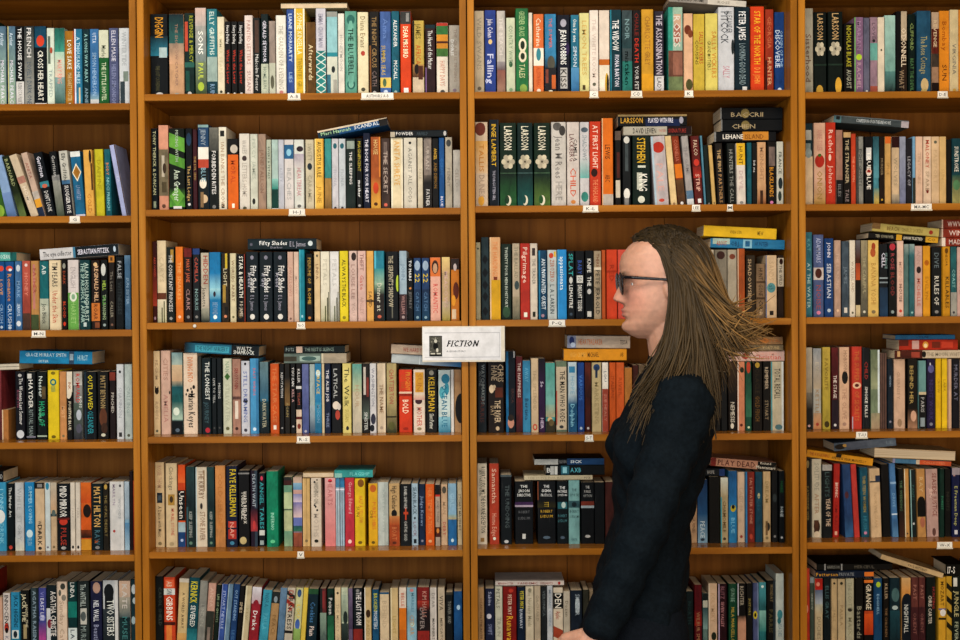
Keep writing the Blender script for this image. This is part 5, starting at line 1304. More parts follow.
        for i in range(3):
            mt[i][0], mt[i][1], mt[i][2], mt[i][3] = un[i], (0, 1, 0)[i], -ux[i], org[i]
        if d['P']:   # page edges towards the aisle
            m2 = Matrix.Translation((0, dep, 0)) @ Matrix.Rotation(math.pi, 4, 'Z')
            mt = mt @ m2
        for t in np.linspace(0, 1, 24):
            q = Bl + ux * (L * t) + un * w; tops.append((q.x, q.z))
        for q in (Bl + ux * L, Bl): tops.append((q.x, q.z))
        area = (min(960, pxr) - max(0, pxl)) * (pyb - pyt) * 1.5
        dom = dominant(d); col = dom[0][0]; lc = letter_colour(d)
        where = d['N'] or 'across the book tops'
        lab = f"{col} book" + (f" with {lc} lettering" if lc and lc != col else '') + f" lying {where}, {ROWN[row]} shelf, {BAYN[bay]} bookcase".replace('lying sloping', 'sloping').replace('lying page edges showing', 'with page edges showing')
        if len(lab.split()) > 16 and lc: lab = lab.replace(f" with {lc} lettering", '')
        BOOKS.append([area, d, mt, w, L, dep, lab, f"books lying across the rows of the {BAYN[bay]} bookcase"])

PAL = ['ccc4b4', '1c1f24', '8a2a20', '1f4a78', 'c8b088', '2a7a80', '141414', 'd8d4cc', 'c8702a', '3a3a44', '6a5a48', 'd0a828', '14382c', 'a89c88', '5a6a88']
def filler(row, bay, x0, x1):
    zs = shelf_z(row, bay) + .0002; x = x0
    while True:
        w, h = random.uniform(.014, .03), random.uniform(.175, .215)
        if x + w > x1: break
        d = parse('0 0 0 ' + random.choice(PAL) + '|s 70 ' + str(random.randint(74, 100)) + ' ' + random.choice(PAL) + ';b 30 8 70 ' + str(random.randint(40, 64)) + ' ' + random.choice(PAL), False)
        BOOKS.append([-1, d, Matrix.Translation((x + w / 2, SPINE_Y + random.uniform(-.004, .006), zs)), w, h, h * .62, '', '']); x += w + .0006
for row in range(1, 7):
    e0 = min(d['X'] - d['w'] / 2 - d['h'] * abs(math.sin(d['ang'])) for d in COMP[(row, 0)]['up'])
    e3 = max(d['X'] + d['w'] / 2 + d['h'] * abs(math.sin(d['ang'])) for d in COMP[(row, 3)]['up'])
    filler(row, 0, J[0] + .0014 + TH + .002, e0 - .002); filler(row, 3, e3 + .04, J[4] - .0014 - TH - .002)
order = sorted(range(len(BOOKS)), key=lambda i: -BOOKS[i][0])
KEEP = set(order[:N_BOOKS])
mass = MB(); mass_pages = MB()
seen = {}
for i, (area, d, mt, w, h, dep, lab, grp) in enumerate(BOOKS):
    cv, pg = book_meshes(d, w, h, dep, d['P'])
    if i not in KEEP:
        mass.join(cv, mt); mass.join(pg, mt)
        for k in range(len(mass.c) - len(pg.c), len(mass.c)): mass.c[k] = (.62, .48, .31, 1)
        continue
    seen[lab] = seen.get(lab, 0) + 1
    if len(lab.split()) > 16: print('LONG', lab)
    if seen[lab] > 1: print('DUP LABEL', lab)
    root = empty('book'); root.matrix_world = mt
    if DEBUG: print('BK', root.name, d['px'] if 'px' in d else ('flat', d['ox'], d['oy'], d['xl'], d['yt']), lab)
    tag(root, lab, 'book', grp)
    obj('cover', cv.mesh('cover'), PRINT, root)
    obj('page_block', pg.mesh('page_block'), PAPER, root)
print('BOOKS', len(BOOKS), 'kept', len(KEEP), 'smallest kept', BOOKS[order[min(N_BOOKS, len(order)) - 1]][0])
if mass.v:
    mo = obj('shelved_books', mass.mesh('shelved_books'), PRINT)
    mo['kind'] = 'stuff'; mo['label'] = 'remaining slim and half hidden books standing between the larger ones on all shelves'; mo['category'] = 'books'

# ------------------------------------------------------------------ tickets on the shelf edges
TICKETS = [  # x0 x1 row bay text
    (288, 300.3, 1, 1, 'A-B'), (361.5, 393.4, 1, 1, 'AUTHORS A-B'), (589.7, 598, 1, 2, 'C'), (631, 642, 1, 2, 'C-D'), (684.6, 693, 1, 2, 'K'), (937.5, 947.4, 1, 3, 'D-E'),
    (69.8, 80, 2, 0, 'G'), (289, 305, 2, 1, 'H-J'), (583, 598, 2, 2, 'K-L'), (692, 700, 2, 2, 'LEE'), (727.2, 732.5, 2, 2, 'M'), (911, 931.5, 2, 3, 'MA-MC'),
    (32, 45.6, 3, 0, 'M-N'), (297, 305, 3, 1, 'N-O'), (549, 565, 3, 2, 'P-Q'), (297, 309.7, 4, 1, 'R-S'), (585, 593, 4, 2, 'S-T'), (856, 867, 4, 3, 'T-U'),
    (297.5, 304, 5, 1, 'V'), (937, 952, 5, 3, 'W-X')]
rank = {}
for x0, x1, row, bay, T in TICKETS: rank[(row, bay)] = rank.get((row, bay), 0) + 1
cnt = {}
for x0, x1, row, bay, T in TICKETS:
    z = shelf_z(row, bay); xa, xb = P(x0, 300).x, P(x1, 300).x
    roll_fix = 0
    w = xb - xa
    # x read along the tilted frame: correct with the height of the shelf
    yy = SHELF_PX[row][bay]; xa, xb = P(x0, yy).x, P(x1, yy).x; w = xb - xa
    t = empty('shelf_ticket', ((xa + xb) / 2, -.0012, z - TH / 2)); cnt[(row, bay)] = cnt.get((row, bay), 0) + 1
    nth = '' if rank[(row, bay)] == 1 else (('left ', 'right ') if rank[(row, bay)] == 2 else ('left ', 'middle ', 'right '))[cnt[(row, bay)] - 1]
    tag(t, f"{'wide' if w > .03 else 'small'} white {nth}paper ticket on the front edge of {ROWN[row]} shelf, {BAYN[bay]} bookcase", 'label', 'paper tickets on the shelf edges')
    b = MB(); hh = TH * .46
    b.box(-w / 2, w / 2, -.0004, .0008, -hh, hh, rgb('e4e0d8'))
    for vs, fs in text2d(T, w * .7, hh * 1.0):
        b.add([(-w * .35 + x, -.0006, y - .0002) for x, y in vs], fs, rgb('5a5a5c'))
    obj('ticket_card', b.mesh('ticket_card'), CARD, t)
    b = MB()
    b.box(-w / 2 - .0015, w / 2 + .0015, -.0011, -.0009, -hh - .002, -hh + .0012, rgb('c8c0b0'))
    o = obj('adhesive_strip', b.mesh('adhesive_strip'), CARD, t)
# a small round knob-like peg on the third shelf of the second bookcase
pz = shelf_z(3, 1) - TH / 2; pp = P(195, 328.5)
def lathe(prof, n=20):
    b = MB(); vs = []; fs = []
    for (r, y) in prof:
        for i in range(n):
            a = 2 * math.pi * i / n; vs.append((r * math.cos(a), y, r * math.sin(a)))
    for k in range(len(prof) - 1):
        for i in range(n):
            fs.append((k * n + i, k * n + (i + 1) % n, (k + 1) * n + (i + 1) % n, (k + 1) * n + i))
    fs.append(tuple(range(n))); fs.append(tuple(range((len(prof) - 1) * n, len(prof) * n)))
    b.add(vs, fs, rgb('d8d4cc')); return b
pin = empty('shelf_pin', (pp.x, -.0005, pz)); tag(pin, 'round white drawing pin in the shelf edge below the third row, second bookcase', 'pin')
obj('pin_head', lathe([(.0005, -.005), (.0034, -.0046), (.0042, -.003), (.0042, -.0012), (.002, 0)]).mesh('pin_head'), CARD, pin)

# ------------------------------------------------------------------ the sign
sl, sr = P(422.3, 344, -.012), P(504.8, 344, -.012)
st, sbm = P(463, 326.2, -.012).z, P(463, 361.8, -.012).z
sw, sh = sr.x - sl.x, st - sbm
sign = empty('section_sign', ((sl.x + sr.x) / 2, -.010, (st + sbm) / 2))
tag(sign, 'white rectangular fiction sign with a small dark picture, fixed across two uprights', 'sign')
b = MB(); b.box(-sw / 2, sw / 2, -.004, .0095, -sh / 2, sh / 2, rgb('d8d0c0'))
obj('board', b.mesh('board'), CARD, sign)
b = MB()
def srect(x0, x1, y0, y1, y, c):   # fractions of the sign
    b.add([(-sw / 2 + sw * x0, y, sh / 2 - sh * y0), (-sw / 2 + sw * x1, y, sh / 2 - sh * y0), (-sw / 2 + sw * x1, y, sh / 2 - sh * y1), (-sw / 2 + sw * x0, y, sh / 2 - sh * y1)], [(0, 1, 2, 3)], c)
srect(.005, .955, .03, .955, -.0044, rgb('dcdce0'))
for q in ((.03, .94, .175, .19), (.03, .94, .86, .875), (.935, .94, .175, .875)): srect(*q, -.0047, rgb('b4b4ba'))
def serif_text(T, x0, y0, L, Hc, col, shear):
    x = 0; out = []
    for ch in T:
        if ch == ' ': x += .5; continue
        v, f, wd = GL[ch]; out.append((x, v, f, wd)); x += wd + .34
    k = L / (x - .34)
    for (xo, v, f, wd) in out:
        for dd in (-.05, 0, .05): b.add([(x0 + (xo + a + dd) * k + c * Hc * shear, -.0052 - dd * .002, y0 + c * Hc) for a, c in v], f, col)
        for yy in (0.0, 1.0):
            q = [(xo - .09, yy - .03), (xo + wd + .09, yy - .03), (xo + wd + .09, yy + .03), (xo - .09, yy + .03)]
            if ch == 'N' or (ch == 'F' and yy == 1.0): q = [(xo - .12, yy - .03), (xo + .2, yy - .03), (xo + .2, yy + .03), (xo - .12, yy + .03)]
            if ch in 'OC' : continue
            if ch == 'T' and yy == 1.0: continue
            if ch == 'F' and yy == 0.0: q = [(xo - .1, -.05), (xo + .34, -.05), (xo + .34, .06), (xo - .1, .06)]
            if ch == 'T' and yy == 0.0: q = [(xo + wd * .25, -.05), (xo + wd * .75, -.05), (xo + wd * .75, .06), (xo + wd * .25, .06)]
            b.add([(x0 + a * k + c * Hc * shear, -.0052, y0 + c * Hc) for a, c in q], [(0, 1, 2, 3)], col)
serif_text('FICTION', -sw / 2 + sw * .30, sh / 2 - sh * .565, sw * .365, sh * .165, rgb('141416'), .30)
for vs, fs in text2d('A GOOD STORY', sw * .23, sh * .05):
    b.add([(-sw / 2 + sw * .295 + x, -.0052, sh / 2 - sh * .70 + y) for x, y in vs], fs, rgb('8a8a8e'))
obj('printed_card', b.mesh('printed_card'), CARD, sign)
b = MB()
def pic(x0, x1, y0, y1, y, c): srect(.085 + .155 * x0, .085 + .155 * x1, .265 + .575 * y0, .265 + .575 * y1, y, c)
pic(0, 1, 0, 1, -.0048, rgb('34332f'))
pic(.05, .95, .04, .86, -.0050, rgb('5c5b54'))
for k in range(26):
    x, y = random.random() * .8 + .06, random.random() * .75 + .05
    pic(x, x + .08, y, y + .05, -.0051, rgb(random.choice(['7a796f', '45443e', '9a998c', '3a3934'])))
def pell(xc, yc, rx, ry, y, c, n=14):
    b.add([(-sw / 2 + sw * (.085 + .155 * (xc + rx * math.cos(t))), y, sh / 2 - sh * (.265 + .575 * (yc + ry * math.sin(t)))) for t in (2 * math.pi * i / n for i in range(n))], [tuple(range(n))], c)
pell(.5, .5, .2, .2, -.0053, rgb('1a1a18')); pell(.5, .26, .12, .09, -.0054, rgb('c8c6ba')); pell(.62, .7, .09, .1, -.0054, rgb('cfccc0'))
pic(.1, .45, .84, .9, -.0054, rgb('c8c6ba')); pic(.58, .9, .84, .9, -.0054, rgb('c8c6ba')); pic(0, 1, .95, 1, -.0054, rgb('1c1c1a'))
obj('picture', b.mesh('picture'), CARD, sign)

# ------------------------------------------------------------------ the walking person
YW = -.45
def Wp(px, py, dy=0.0):
    p = P(px, py, YW); return Vector((p.x, YW + dy, p.z))
class Soup:
    def __init__(s): s.b = MB()
    def ell(s, c, r, rot=0.0, n=18, m=12):
        vs = []; fs = []
        ca, sa = math.cos(rot), math.sin(rot)
        for j in range(m + 1):
            th = math.pi * j / m
            for i in range(n):
                ph = 2 * math.pi * i / n
                x, y, z = r[0] * math.sin(th) * math.cos(ph), r[1] * math.sin(th) * math.sin(ph), r[2] * math.cos(th)
                vs.append((c.x + x * ca + z * sa, c.y + y, c.z - x * sa + z * ca))
        for j in range(m):
            for i in range(n):
                fs.append((j * n + i, (j + 1) * n + i, (j + 1) * n + (i + 1) % n, j * n + (i + 1) % n))
        s.b.add(vs, fs, (1, 1, 1, 1))
    def cap(s, p0, r0, p1, r1, ky=1.0, ky1=None, n=16):
        """tapered limb with round ends; ky widens it across the body"""
        ky1 = ky if ky1 is None else ky1
        d = (p1 - p0); L = d.length; d.normalize()
        a = Vector((0, 1, 0)) if abs(d.y) < .9 else Vector((1, 0, 0))
        e1 = (a - d * a.dot(d)).normalized(); e2 = d.cross(e1)
        rings = []
        for k in range(5): t = math.pi / 2 * k / 4; rings.append((p0 - d * (r0 * math.cos(t)), r0 * math.sin(t), ky))
        for k in range(1, 6): t = k / 6; rings.append((p0.lerp(p1, t), r0 + (r1 - r0) * t, ky + (ky1 - ky) * t))
        for k in range(4, -1, -1): t = math.pi / 2 * k / 4; rings.append((p1 + d * (r1 * math.cos(t)), r1 * math.sin(t), ky1))
        vs = []; fs = []
        for (c, r, q) in rings:
            r = max(r, .0004)
            for i in range(n):
                an = 2 * math.pi * i / n
                vs.append(tuple(c + e1 * (r * q * math.cos(an)) + e2 * (r * math.sin(an))))
        for j in range(len(rings) - 1):
            for i in range(n):
                fs.append((j * n + i, j * n + (i + 1) % n, (j + 1) * n + (i + 1) % n, (j + 1) * n + i))
        s.b.add(vs, fs, (1, 1, 1, 1))
    def bake(s, name, voxel, smooth=4, fac=.5):
        o = obj(name + '_tmp', s.b.mesh(name), None)
        md = o.modifiers.new('r', 'REMESH'); md.mode = 'VOXEL'; md.voxel_size = voxel; md.use_smooth_shade = True
        sm = o.modifiers.new('s', 'SMOOTH'); sm.iterations = smooth; sm.factor = fac
        bpy.context.view_layer.update()
        me = bpy.data.meshes.new_from_object(o.evaluated_get(bpy.context.evaluated_depsgraph_get()))
        bpy.data.objects.remove(o)
        me.name = name
        for p in me.polygons: p.use_smooth = True
        return me
def paint(me, fn):
    if 'Col' in me.color_attributes: me.color_attributes.remove(me.color_attributes['Col'])
    a = me.color_attributes.new('Col', 'FLOAT_COLOR', 'POINT')
    n = len(me.vertices); co = np.empty(n * 3, dtype=np.float32); me.vertices.foreach_get('co', co)
    a.data.foreach_set('color', fn(co.reshape(-1, 3)).astype(np.float32).ravel())

root = empty('person', (Wp(648, 600).x, YW, 0))
tag(root, 'long-haired person in dark navy clothes and sunglasses walking left past the shelves', 'person')
PR = Matrix.Translation(root.location)
def child(name, me, m):
    o = obj(name, me, m, root); o.matrix_parent_inverse = PR.inverted(); return o

# joints
NECK0, NECK1 = Wp(669, 322), Wp(679, 374)
SHN, SHF = Wp(672, 398, -.150), Wp(672, 398, .150)
ELN, WRN = Wp(634, 512, -.190), Wp(592, 606, -.195)
ELF, WRF = Wp(676, 516, .185), Wp(650, 600, .19)
HIP = Wp(637, 612)
KNN, ANN = HIP + Vector((.05, -.085, -.40)), HIP + Vector((.21, -.085, -.74))
KNF, ANF = HIP + Vector((-.17, .085, -.37)), HIP + Vector((-.235, .085, -.755))

def torso(s, g):
    s.cap(Wp(676, 404), .078 + g, Wp(661, 446), .088 + g, 1.75, 1.65)
    s.cap(Wp(661, 446), .088 + g, Wp(652, 520), .070 + g, 1.55, 1.60)
    s.cap(Wp(652, 520), .070 + g, Wp(640, 592), .084 + g, 1.60, 1.85)
    s.cap(Wp(640, 592), .084 + g, Wp(637, 622), .084 + g, 1.85, 1.82)
    for dy in (-.068, .068): s.ell(Wp(636, 448, dy), (.046 + g, .056 + g, .056 + g), .2)
    s.cap(Wp(677, 380), .052 + g * .7, SHN, .050 + g, 1, 1); s.cap(Wp(677, 380), .052 + g * .7, SHF, .050 + g, 1, 1)
def arms(s, g, cut=1.0):
    for sh_, el, wr in ((SHN, ELN, WRN), (SHF, ELF, WRF)):
        s.cap(sh_, .050 + g, el, .036 + g); s.cap(el, .037 + g, el.lerp(wr, cut), .027 + g)
def legs(s, g):
    for dy, kn, an in ((-.085, KNN, ANN), (.085, KNF, ANF)):
        hp = HIP + Vector((0, dy, -.02))
        s.cap(hp, .082 + g, kn, .052 + g); s.cap(kn, .051 + g, an, .035 + g)
        s.cap(kn.lerp(an, .12) + Vector((.012, 0, 0)), .046 + g, kn.lerp(an, .5) + Vector((.006, 0, 0)), .040 + g)

def hand(s, wr, el, nrm, fwd_side):
    """palm, four unequal curled fingers and a thumb leaving the side of the palm"""
    d = (wr - el).normalized()
    n_ = (nrm - d * nrm.dot(d)).normalized(); e = n_.cross(d)
    if e.dot(fwd_side) < 0: e = -e
    offs = (.027, .0095, -.008, -.0245); lens = (.072, .079, .074, .058); rad = (.0088, .0092, .0088, .0078)
    base = wr + d * .008
    for k in range(4):
        kn = wr + d * (.088 - abs(k - 1) * .004) + e * offs[k]
        s.cap(base + e * offs[k] * .55, .0145, kn, .0115)
        p = kn; dirn = d; a = .30 + .07 * k
        for f, ln_ in enumerate((.46, .31, .23)):
            dirn = (dirn * math.cos(a) + n_ * math.sin(a)).normalized()
            q = p + dirn * (lens[k] * ln_)
            s.cap(p, rad[k] * (1 - .08 * f), q, rad[k] * (.93 - .08 * f)); p = q; a = .32 + .06 * k
    th0 = wr + d * .026 + e * .024 + n_ * .006
    th1 = th0 + (d * .55 + e * .75 + n_ * .35).normalized() * .038
    th2 = th1 + (d * .85 + e * .35 + n_ * .40).normalized() * .030
    th3 = th2 + (d * .95 + e * .05 + n_ * .35).normalized() * .024
    s.cap(th0, .015, th1, .0115); s.cap(th1, .0108, th2, .0098); s.cap(th2, .0098, th3, .0080)

s = Soup()
# head: lofted sections with the profile of the face pressed into them
HH = .208
HC = Wp(663, 333)                      # under the ear, at chin height
HT = [(-.05, .24, -.02, .05), (-.02, .31, -.05, .11), (.03, .365, -.06, .165), (.09, .378, -.13, .21), (.16, .365, -.21, .245), (.22, .372, -.27, .268), (.30, .375, -.33, .288),
      (.38, .378, -.38, .302), (.46, .378, -.42, .315), (.52, .388, -.445, .325), (.58, .405, -.46, .335), (.66, .415, -.465, .342), (.75, .392, -.46, .340),
      (.84, .322, -.42, .312), (.91, .225, -.34, .25), (.96, .125, -.235, .175), (1.0, .0, -.06, .02)]
def tab(z, k):
    for a, b_ in zip(HT, HT[1:]):
        if z <= b_[0]:
            t = max(0, (z - a[0]) / (b_[0] - a[0])); return a[k] + (b_[k] - a[k]) * t
    return HT[-1][k]
def pw(z, pts):
    if z <= pts[0][0] or z >= pts[-1][0]: return 0.0
    for a, b_ in zip(pts, pts[1:]):
        if z <= b_[0]: return a[1] + (b_[1] - a[1]) * (z - a[0]) / (b_[0] - a[0])
def G(x, s_): return math.exp(-(x / s_) ** 2)
def relief(z, y):
    ay = abs(y)
    d = pw(z, [(.275, 0), (.295, .045), (.31, .088), (.33, .104), (.355, .098), (.42, .064), (.49, .026), (.56, 0)]) * G(y, .050 + .022 * G(z - .32, .05))
    d += .030 * G(z - .312, .026) * G(ay - .062, .026)                       # wings of the nose
    d -= .034 * G(z - .470, .052) * G(ay - .150, .075)                       # eye sockets
    d += .018 * G(z - .565, .030) * G(ay - .14, .11)                         # brows
    d += .034 * G(z - .222, .020) * G(y, .085) + .034 * G(z - .176, .022) * G(y, .078) - .016 * G(z - .199, .008) * G(y, .095)
    d -= .010 * G(z - .262, .022) * G(y, .03) + .020 * G(z - .132, .024) * G(y, .12)
    d += .026 * G(z - .055, .045) * G(y, .085)                               # chin
    d += .014 * G(z - .37, .07) * G(ay - .21, .08)                           # cheekbones
    return d
NZ, NA = 110, 96
vs, fs = [], []
for j_ in range(NZ + 1):
    z = -.05 + 1.05 * j_ / NZ
    fr, bk, hw = tab(z, 1), tab(z, 2), tab(z, 3)
    cx0 = (fr + bk) / 2 * .25
    for i_ in range(NA):
        ph = 2 * math.pi * i_ / NA; cph, sph = math.cos(ph), math.sin(ph)
        e_ = 2 / 2.35 if cph > 0 else 1.0
        rx = (fr - cx0) if cph > 0 else (cx0 - bk)
        f_ = cx0 + math.copysign(abs(cph) ** e_, cph) * rx; y = math.copysign(abs(sph) ** e_, sph) * hw
        if cph > 0: f_ += relief(z, y) * min(1, cph * 2.2)
        vs.append((HC.x - f_ * HH, HC.y + y * HH, HC.z + z * HH))
for j_ in range(NZ):
    for i_ in range(NA): fs.append((j_ * NA + i_, (j_ + 1) * NA + i_, (j_ + 1) * NA + (i_ + 1) % NA, j_ * NA + (i_ + 1) % NA))
fs.append(tuple(range(NA))); fs.append(tuple(NZ * NA + q for q in range(NA)))
s.b.add(vs, fs, (1, 1, 1, 1))
def Hp(f_, y, z): return Vector((HC.x - f_ * HH, HC.y + y * HH, HC.z + z * HH))
for sg in (-1, 1):
    s.ell(Hp(-.03, .315 * sg, .43), (.014, .007, .027), -.2); s.ell(Hp(-.05, .330 * sg, .46), (.013, .006, .018), -.3)
s.cap(NECK0, .049, NECK1, .054); s.cap(NECK1, .054, Wp(677, 392), .070, 1.0, 1.8)
torso(s, -.004); arms(s, -.004); legs(s, -.004)
hand(s, WRN, ELN, Vector((.25, 1, 0)), Vector((-1, 0, 0))); hand(s, WRF, ELF, Vector((.25, -1, 0)), Vector((-1, 0, 0)))
for an in (ANN, ANF): s.cap(an, .034, an + Vector((-.11, 0, -.035)), .024, 1.1, 1.4); s.ell(an + Vector((.02, 0, -.035)), (.035, .032, .03))
body = s.bake('body', .0021, 2)
lipc = np.array(Hp(.40, 0, .199)); nosec = np.array(Hp(.48, 0, .33)); ck = np.array(Hp(.34, -.2, .33)); brow = [np.array(Hp(.40, .15 * q, .575)) for q in (-1, 1)]
def skin(co):
    c = np.tile(np.array([.50, .255, .165, 1.0]), (len(co), 1))
    def blend(cen, r, colr, k=1.0, sc=(1, 1, 1)):
        dd = np.linalg.norm((co - cen) / np.array(sc), axis=1) / r
        f = (np.clip(1.25 - dd, 0, 1) * k)[:, None]
        c[:, :3] = c[:, :3] * (1 - f) + np.array(colr) * f
    blend(ck, .04, (.58, .24, .17), .6); blend(nosec, .02, (.58, .25, .18), .5)
    blend(lipc, .0105, (.40, .10, .09), 1.0, (1.6, 1.7, 1.0))
    for q in brow: blend(q, .005, (.10, .06, .035), .8, (4, 3.4, 1))
    return c
paint(body, skin)
child('body', body, attr_mat('skin', .5, .12))
EYE = attr_mat('eye', .15)
for sg in (-1, 1):
    e_ = Soup(); e_.ell(Hp(.264, .143 * sg, .475), (.0118, .0118, .0118), 0, 24, 18)
    em = e_.b.mesh('eye'); ec = np.array(Hp(.264, .143 * sg, .475))
    def eyec(co):
        d = (co - ec) / .0118; col = np.tile(np.array([.75, .72, .68, 1]), (len(co), 1))
        col[-d[:, 0] > .88, :3] = (.10, .16, .17); col[-d[:, 0] > .965, :3] = (.01, .01, .01); return col
    paint(em, eyec)
    for p in em.polygons: p.use_smooth = True
    child('eye', em, EYE)

NAVY = plain('dark_navy_knit', (.0032, .0056, .0078), .85, .25, 120, .35, 0, .06)
NAVY2 = plain('dark_trouser_cloth', (.004, .0055, .008), .9, .2, 160, .2, 0, .06)
s = Soup(); torso(s, .008); arms(s, .010, .94)
s.cap(Wp(677, 368), .061, Wp(677, 396), .074, 1.0, 1.7)
swm = s.bake('sweater', .0065, 3)
# soft folds in the knit
co = np.empty(len(swm.vertices) * 3, dtype=np.float32); swm.vertices.foreach_get('co', co); co = co.reshape(-1, 3)
no = np.empty(len(swm.vertices) * 3, dtype=np.float32); swm.vertices.foreach_get('normal', no); no = no.reshape(-1, 3)
fold = .0025 * np.sin(co[:, 2] * 95 + co[:, 0] * 60 + 3 * np.sin(co[:, 1] * 30)) + .002 * np.sin(co[:, 2] * 52 - co[:, 0] * 85)
swm.vertices.foreach_set('co', (co + no * fold[:, None]).ravel()); swm.update()
child('sweater', swm, NAVY)
s = Soup(); legs(s, .010)
s.cap(Wp(638, 612), .088, Wp(637, 640), .086, 1.85, 1.8)
child('trousers', s.bake('trousers', .008, 3), NAVY2)
SHOE = plain('black_shoe_leather', (.012, .011, .011), .4, .2, 40)
for an in (ANN, ANF):
    s = Soup()
    s.cap(an + Vector((.02, 0, -.02)), .047, an + Vector((-.125, 0, -.045)), .033, 1.0, 1.35)
    s.cap(an + Vector((.03, 0, -.055)), .030, an + Vector((-.13, 0, -.058)), .026, 1.2, 1.6)
    sm_ = s.bake('shoe', .006, 2)
    for v in sm_.vertices: v.co.z = max(v.co.z, .002)
    child('shoe', sm_, SHOE)
# sunglasses
b = MB(); g = Soup()
for sg in (-1, 1):
    g.ell(Hp(.415, .15 * sg, .475), (.0040, .0290, .0235), -.10)
    g.cap(Hp(.42, .14 * sg, .545), .0026, Hp(.385, .27 * sg, .535), .0026)
    g.cap(Hp(.385, .27 * sg, .535), .0034, Hp(.33, .335 * sg, .53), .0032); g.cap(Hp(.33, .335 * sg, .53), .0032, Hp(-.03, .365 * sg, .505), .0028)
    g.cap(Hp(-.03, .365 * sg, .505), .0028, Hp(-.09, .355 * sg, .44), .0026)
g.cap(Hp(.43, -.04, .52), .0030, Hp(.43, .04, .52), .0030)
child('sunglasses', g.bake('sunglasses', .0016, 2), plain('dark_glasses', (.006, .006, .008), .25, .1, 20, 0, 0, .25))
# hair: a close cap over the skull, then long locks swept back and over the near shoulder
rnd = random.Random(11)
hb = MB()
hc = Hp(-.025, 0, .585); R3 = (.098, .0795, .0935)
def hairrow(c0, c1, t): return tuple(c0[i] + (c1[i] - c0[i]) * t for i in range(3)) + (1.0,)
def lock(pts, r0, flat_, cols, n=7, seg=12):
    """tapering lock along a Bezier"""
    vs = []; fs = []; cs = []
    def bz(t):
        q = list(pts)
        while len(q) > 1: q = [q[i].lerp(q[i + 1], t) for i in range(len(q) - 1)]
        return q[0]
    for k in range(seg + 1):
        t = k / seg; c = bz(t); d = (bz(min(1, t + .02)) - bz(max(0, t - .02))).normalized()
        a = Vector((0, 1, 0)); e1 = (a - d * a.dot(d)).normalized(); e2 = d.cross(e1)
        r = r0 * (.35 + .65 * min(1, t * 4)) * (1 - t ** 2.2) + .0004
        for i in range(n):
            an = 2 * math.pi * i / n
            vs.append(tuple(c + e1 * (r * flat_ * math.cos(an)) + e2 * (r * math.sin(an)))); cs.append(hairrow(cols[0], cols[1], min(1, t * 1.15)))
    for k in range(seg):
        for i in range(n): fs.append((k * n + i, k * n + (i + 1) % n, (k + 1) * n + (i + 1) % n, (k + 1) * n + i))
    fs.append(tuple(range(n)))
    hb.add(vs, fs, cs)
n_, m_ = 96, 72
def sst(t): t = min(1, max(0, t)); return t * t * (3 - 2 * t)
vs, fs, cs = [], [], []
for j in range(m_ + 1):
    th = math.pi * j / m_
    for i in range(n_):
        ph = 2 * math.pi * i / n_
        x, y, z = math.sin(th) * math.cos(ph), math.sin(th) * math.sin(ph), math.cos(th)
        rr = 1 + .012 * math.sin(ph * 23 + z * 4) * math.sin(th)
        px_, pz_ = R3[0] * x, R3[2] * z
        line = .014 - .105 * sst((pz_ - .030) / .055) + .020 * sst((-.02 - pz_) / .05)
        rr *= 1 - .16 * sst((line - px_) / .012)          # tucked under the skin in front of the hairline
        vs.append((hc.x + R3[0] * x * rr, hc.y + R3[1] * y * rr, hc.z + R3[2] * z * rr)); cs.append((.022, .015, .0075, 1))
for j in range(m_):
    for i in range(n_): fs.append((j * n_ + i, (j + 1) * n_ + i, (j + 1) * n_ + (i + 1) % n_, j * n_ + (i + 1) % n_))
hb.add(vs, fs, cs)
DK, MD, GD = (.020, .0135, .0062), (.066, .041, .0165), (.36, .19, .055)
def jit(v, a): return v + Vector((rnd.uniform(-a, a), rnd.uniform(-a, a), rnd.uniform(-a, a)))
def tone(t): return tuple(DK[i] + (MD[i] - DK[i]) * t for i in range(3)) if t < 1 else tuple(MD[i] + (GD[i] - MD[i]) * (t - 1) for i in range(3))
def skull(th, sd, k=1.02):   # th from the hairline over the crown to the nape, sd across
    y = math.sin(sd); cy = math.cos(sd)
    return hc + Vector((-R3[0] * math.cos(th) * cy * k, R3[1] * y * k, R3[2] * math.sin(th) * cy * k))
for k in range(560):      # combed back over the skull and swept back by the walk
    sd = rnd.uniform(-1.45, 1.2); th = rnd.uniform(.80 if abs(sd) < .6 else (1.05 if abs(sd) < .95 else 1.55), 2.3)
    a0, a1, a2 = skull(th, sd), skull(min(2.75, th + .75), sd * 1.04, 1.06), skull(3.0, sd, 1.10)
    q = rnd.random() ** 1.1
    end = Wp(694 + 66 * q + rnd.uniform(-12, 8), 318 + 88 * (1 - q) * rnd.uniform(.5, 1.15) + rnd.uniform(-8, 24), math.sin(sd) * .085 - .02)
    m2 = Wp(700 + 12 * q + rnd.uniform(-8, 6), 305 + rnd.uniform(0, 36), math.sin(sd) * .10)
    lock([a0, jit(a1, .004), jit(a2, .008), jit(m2, .012), end], rnd.uniform(.0016, .0042), 1.5, (tone(rnd.uniform(0, .5)), tone(rnd.uniform(.3, 1.0) + .75 * q)), 5, 14)
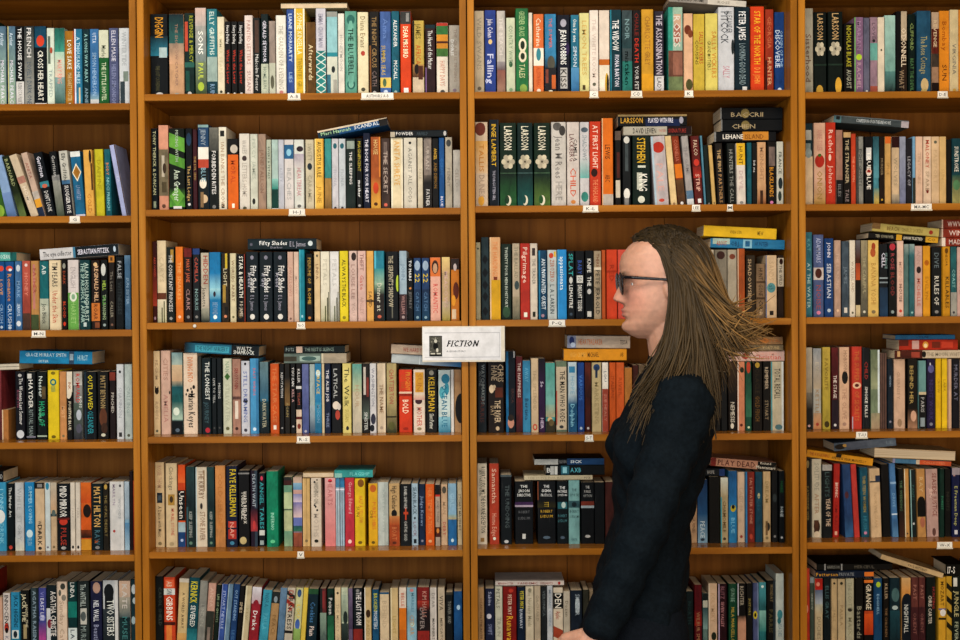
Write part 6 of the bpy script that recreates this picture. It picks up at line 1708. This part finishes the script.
for k in range(480):      # down over the near shoulder and chest
    sd = rnd.uniform(-1.45, -.5); th = rnd.uniform(1.0 if sd > -.9 else 1.6, 2.3)
    a0 = skull(th, sd); a1 = skull(max(1.9, min(2.6, th + .35)), -1.30, 1.08)
    front = k % 5 < 2; ex = rnd.uniform(618, 664) if front else rnd.uniform(650, 706)
    end = Wp(ex, rnd.uniform(372, 398) + rnd.uniform(0, 40), -.165 + rnd.uniform(-.012, .012))
    m1 = Hp(rnd.uniform(-.24, -.08), -.40, rnd.uniform(-.16, .06)) if front else Hp(rnd.uniform(-.40, -.14), -.42, rnd.uniform(.0, .25)); m2 = Wp(ex * .6 + 690 * .4 + rnd.uniform(-6, 6), rnd.uniform(345, 372), -.135 + rnd.uniform(-.02, .01))
    lock([a0, jit(a1, .004), jit(m1, .006), jit(m2, .010), end], rnd.uniform(.0016, .0042), 1.4, (tone(rnd.uniform(0, .5)), tone(rnd.uniform(.2, 1.05))), 5, 14)
for k in range(70):       # loose bright strands at the very end
    st_ = Wp(rnd.uniform(690, 716), rnd.uniform(300, 360), rnd.uniform(-.1, .05))
    end = Wp(rnd.uniform(728, 774), rnd.uniform(292, 362), rnd.uniform(-.12, .06))
    lock([st_, st_.lerp(end, .4) + Vector((0, 0, -.018)), end], rnd.uniform(.0012, .0026), 1.0, (tone(rnd.uniform(.6, 1.2)), tone(rnd.uniform(1.2, 2))), 5, 10)
hm = hb.mesh('hair')
for p in hm.polygons: p.use_smooth = True
child('hair', hm, attr_mat('hair', .5, 0, .14))

# ------------------------------------------------------------------ room and light
def struct(name, bx, m):
    b = MB(); b.box(*bx); o = obj(name, b.mesh(name), m); o['kind'] = 'structure'; return o
struct('floor', (-3.2, 3.2, -5.0, .36, -.1, 0), wood('dark_floorboards', (.05, .025, .012, 1), (.09, .045, .02, 1), (.13, .07, .03, 1), 0))
struct('wall_back', (-3.2, 3.2, .30, .36, 0, 3.0), plain('dim_plaster', (.16, .13, .10), .9, .08, 8))
struct('ceiling', (-3.2, 3.2, -5.0, .36, 3.0, 3.1), plain('ceiling_paint', (.35, .32, .28), .9, .05, 6))

def area(name, loc, target, sx, sy, power, col):
    l = bpy.data.lights.new(name, 'AREA'); l.shape = 'RECTANGLE'; l.size, l.size_y = sx, sy; l.energy = power; l.color = col
    o = bpy.data.objects.new(name, l); C.objects.link(o); o.location = loc
    o.rotation_euler = (Vector(target) - Vector(loc)).to_track_quat('-Z', 'Y').to_euler()
    return o
area('ceiling_light', (-.35, -1.7, 2.85), (0, .1, 1.3), 2.2, .7, 54, (1, .94, .84))
area('front_fill_light', (-.6, -3.7, 1.35), (0, 0, 1.05), 2.8, 1.1, 88, (.94, .98, 1.0))  # unseen frontal fill, set low to brighten the bottom shelves
area('warm_fill_light', (1.7, -2.8, 1.3), (.6, 0, .9), .9, .7, 25, (1, .74, .48))  # added warm fill from the right, lifts the lower-right books
w = bpy.data.worlds.new('room_air'); bpy.context.scene.world = w; w.use_nodes = True
bg = w.node_tree.nodes['Background']; bg.inputs[0].default_value = (.55, .60, .62, 1); bg.inputs[1].default_value = .05
sc = bpy.context.scene
sc.view_settings.view_transform = 'Standard'; sc.view_settings.look = 'None'
sc.view_settings.exposure = 0.0
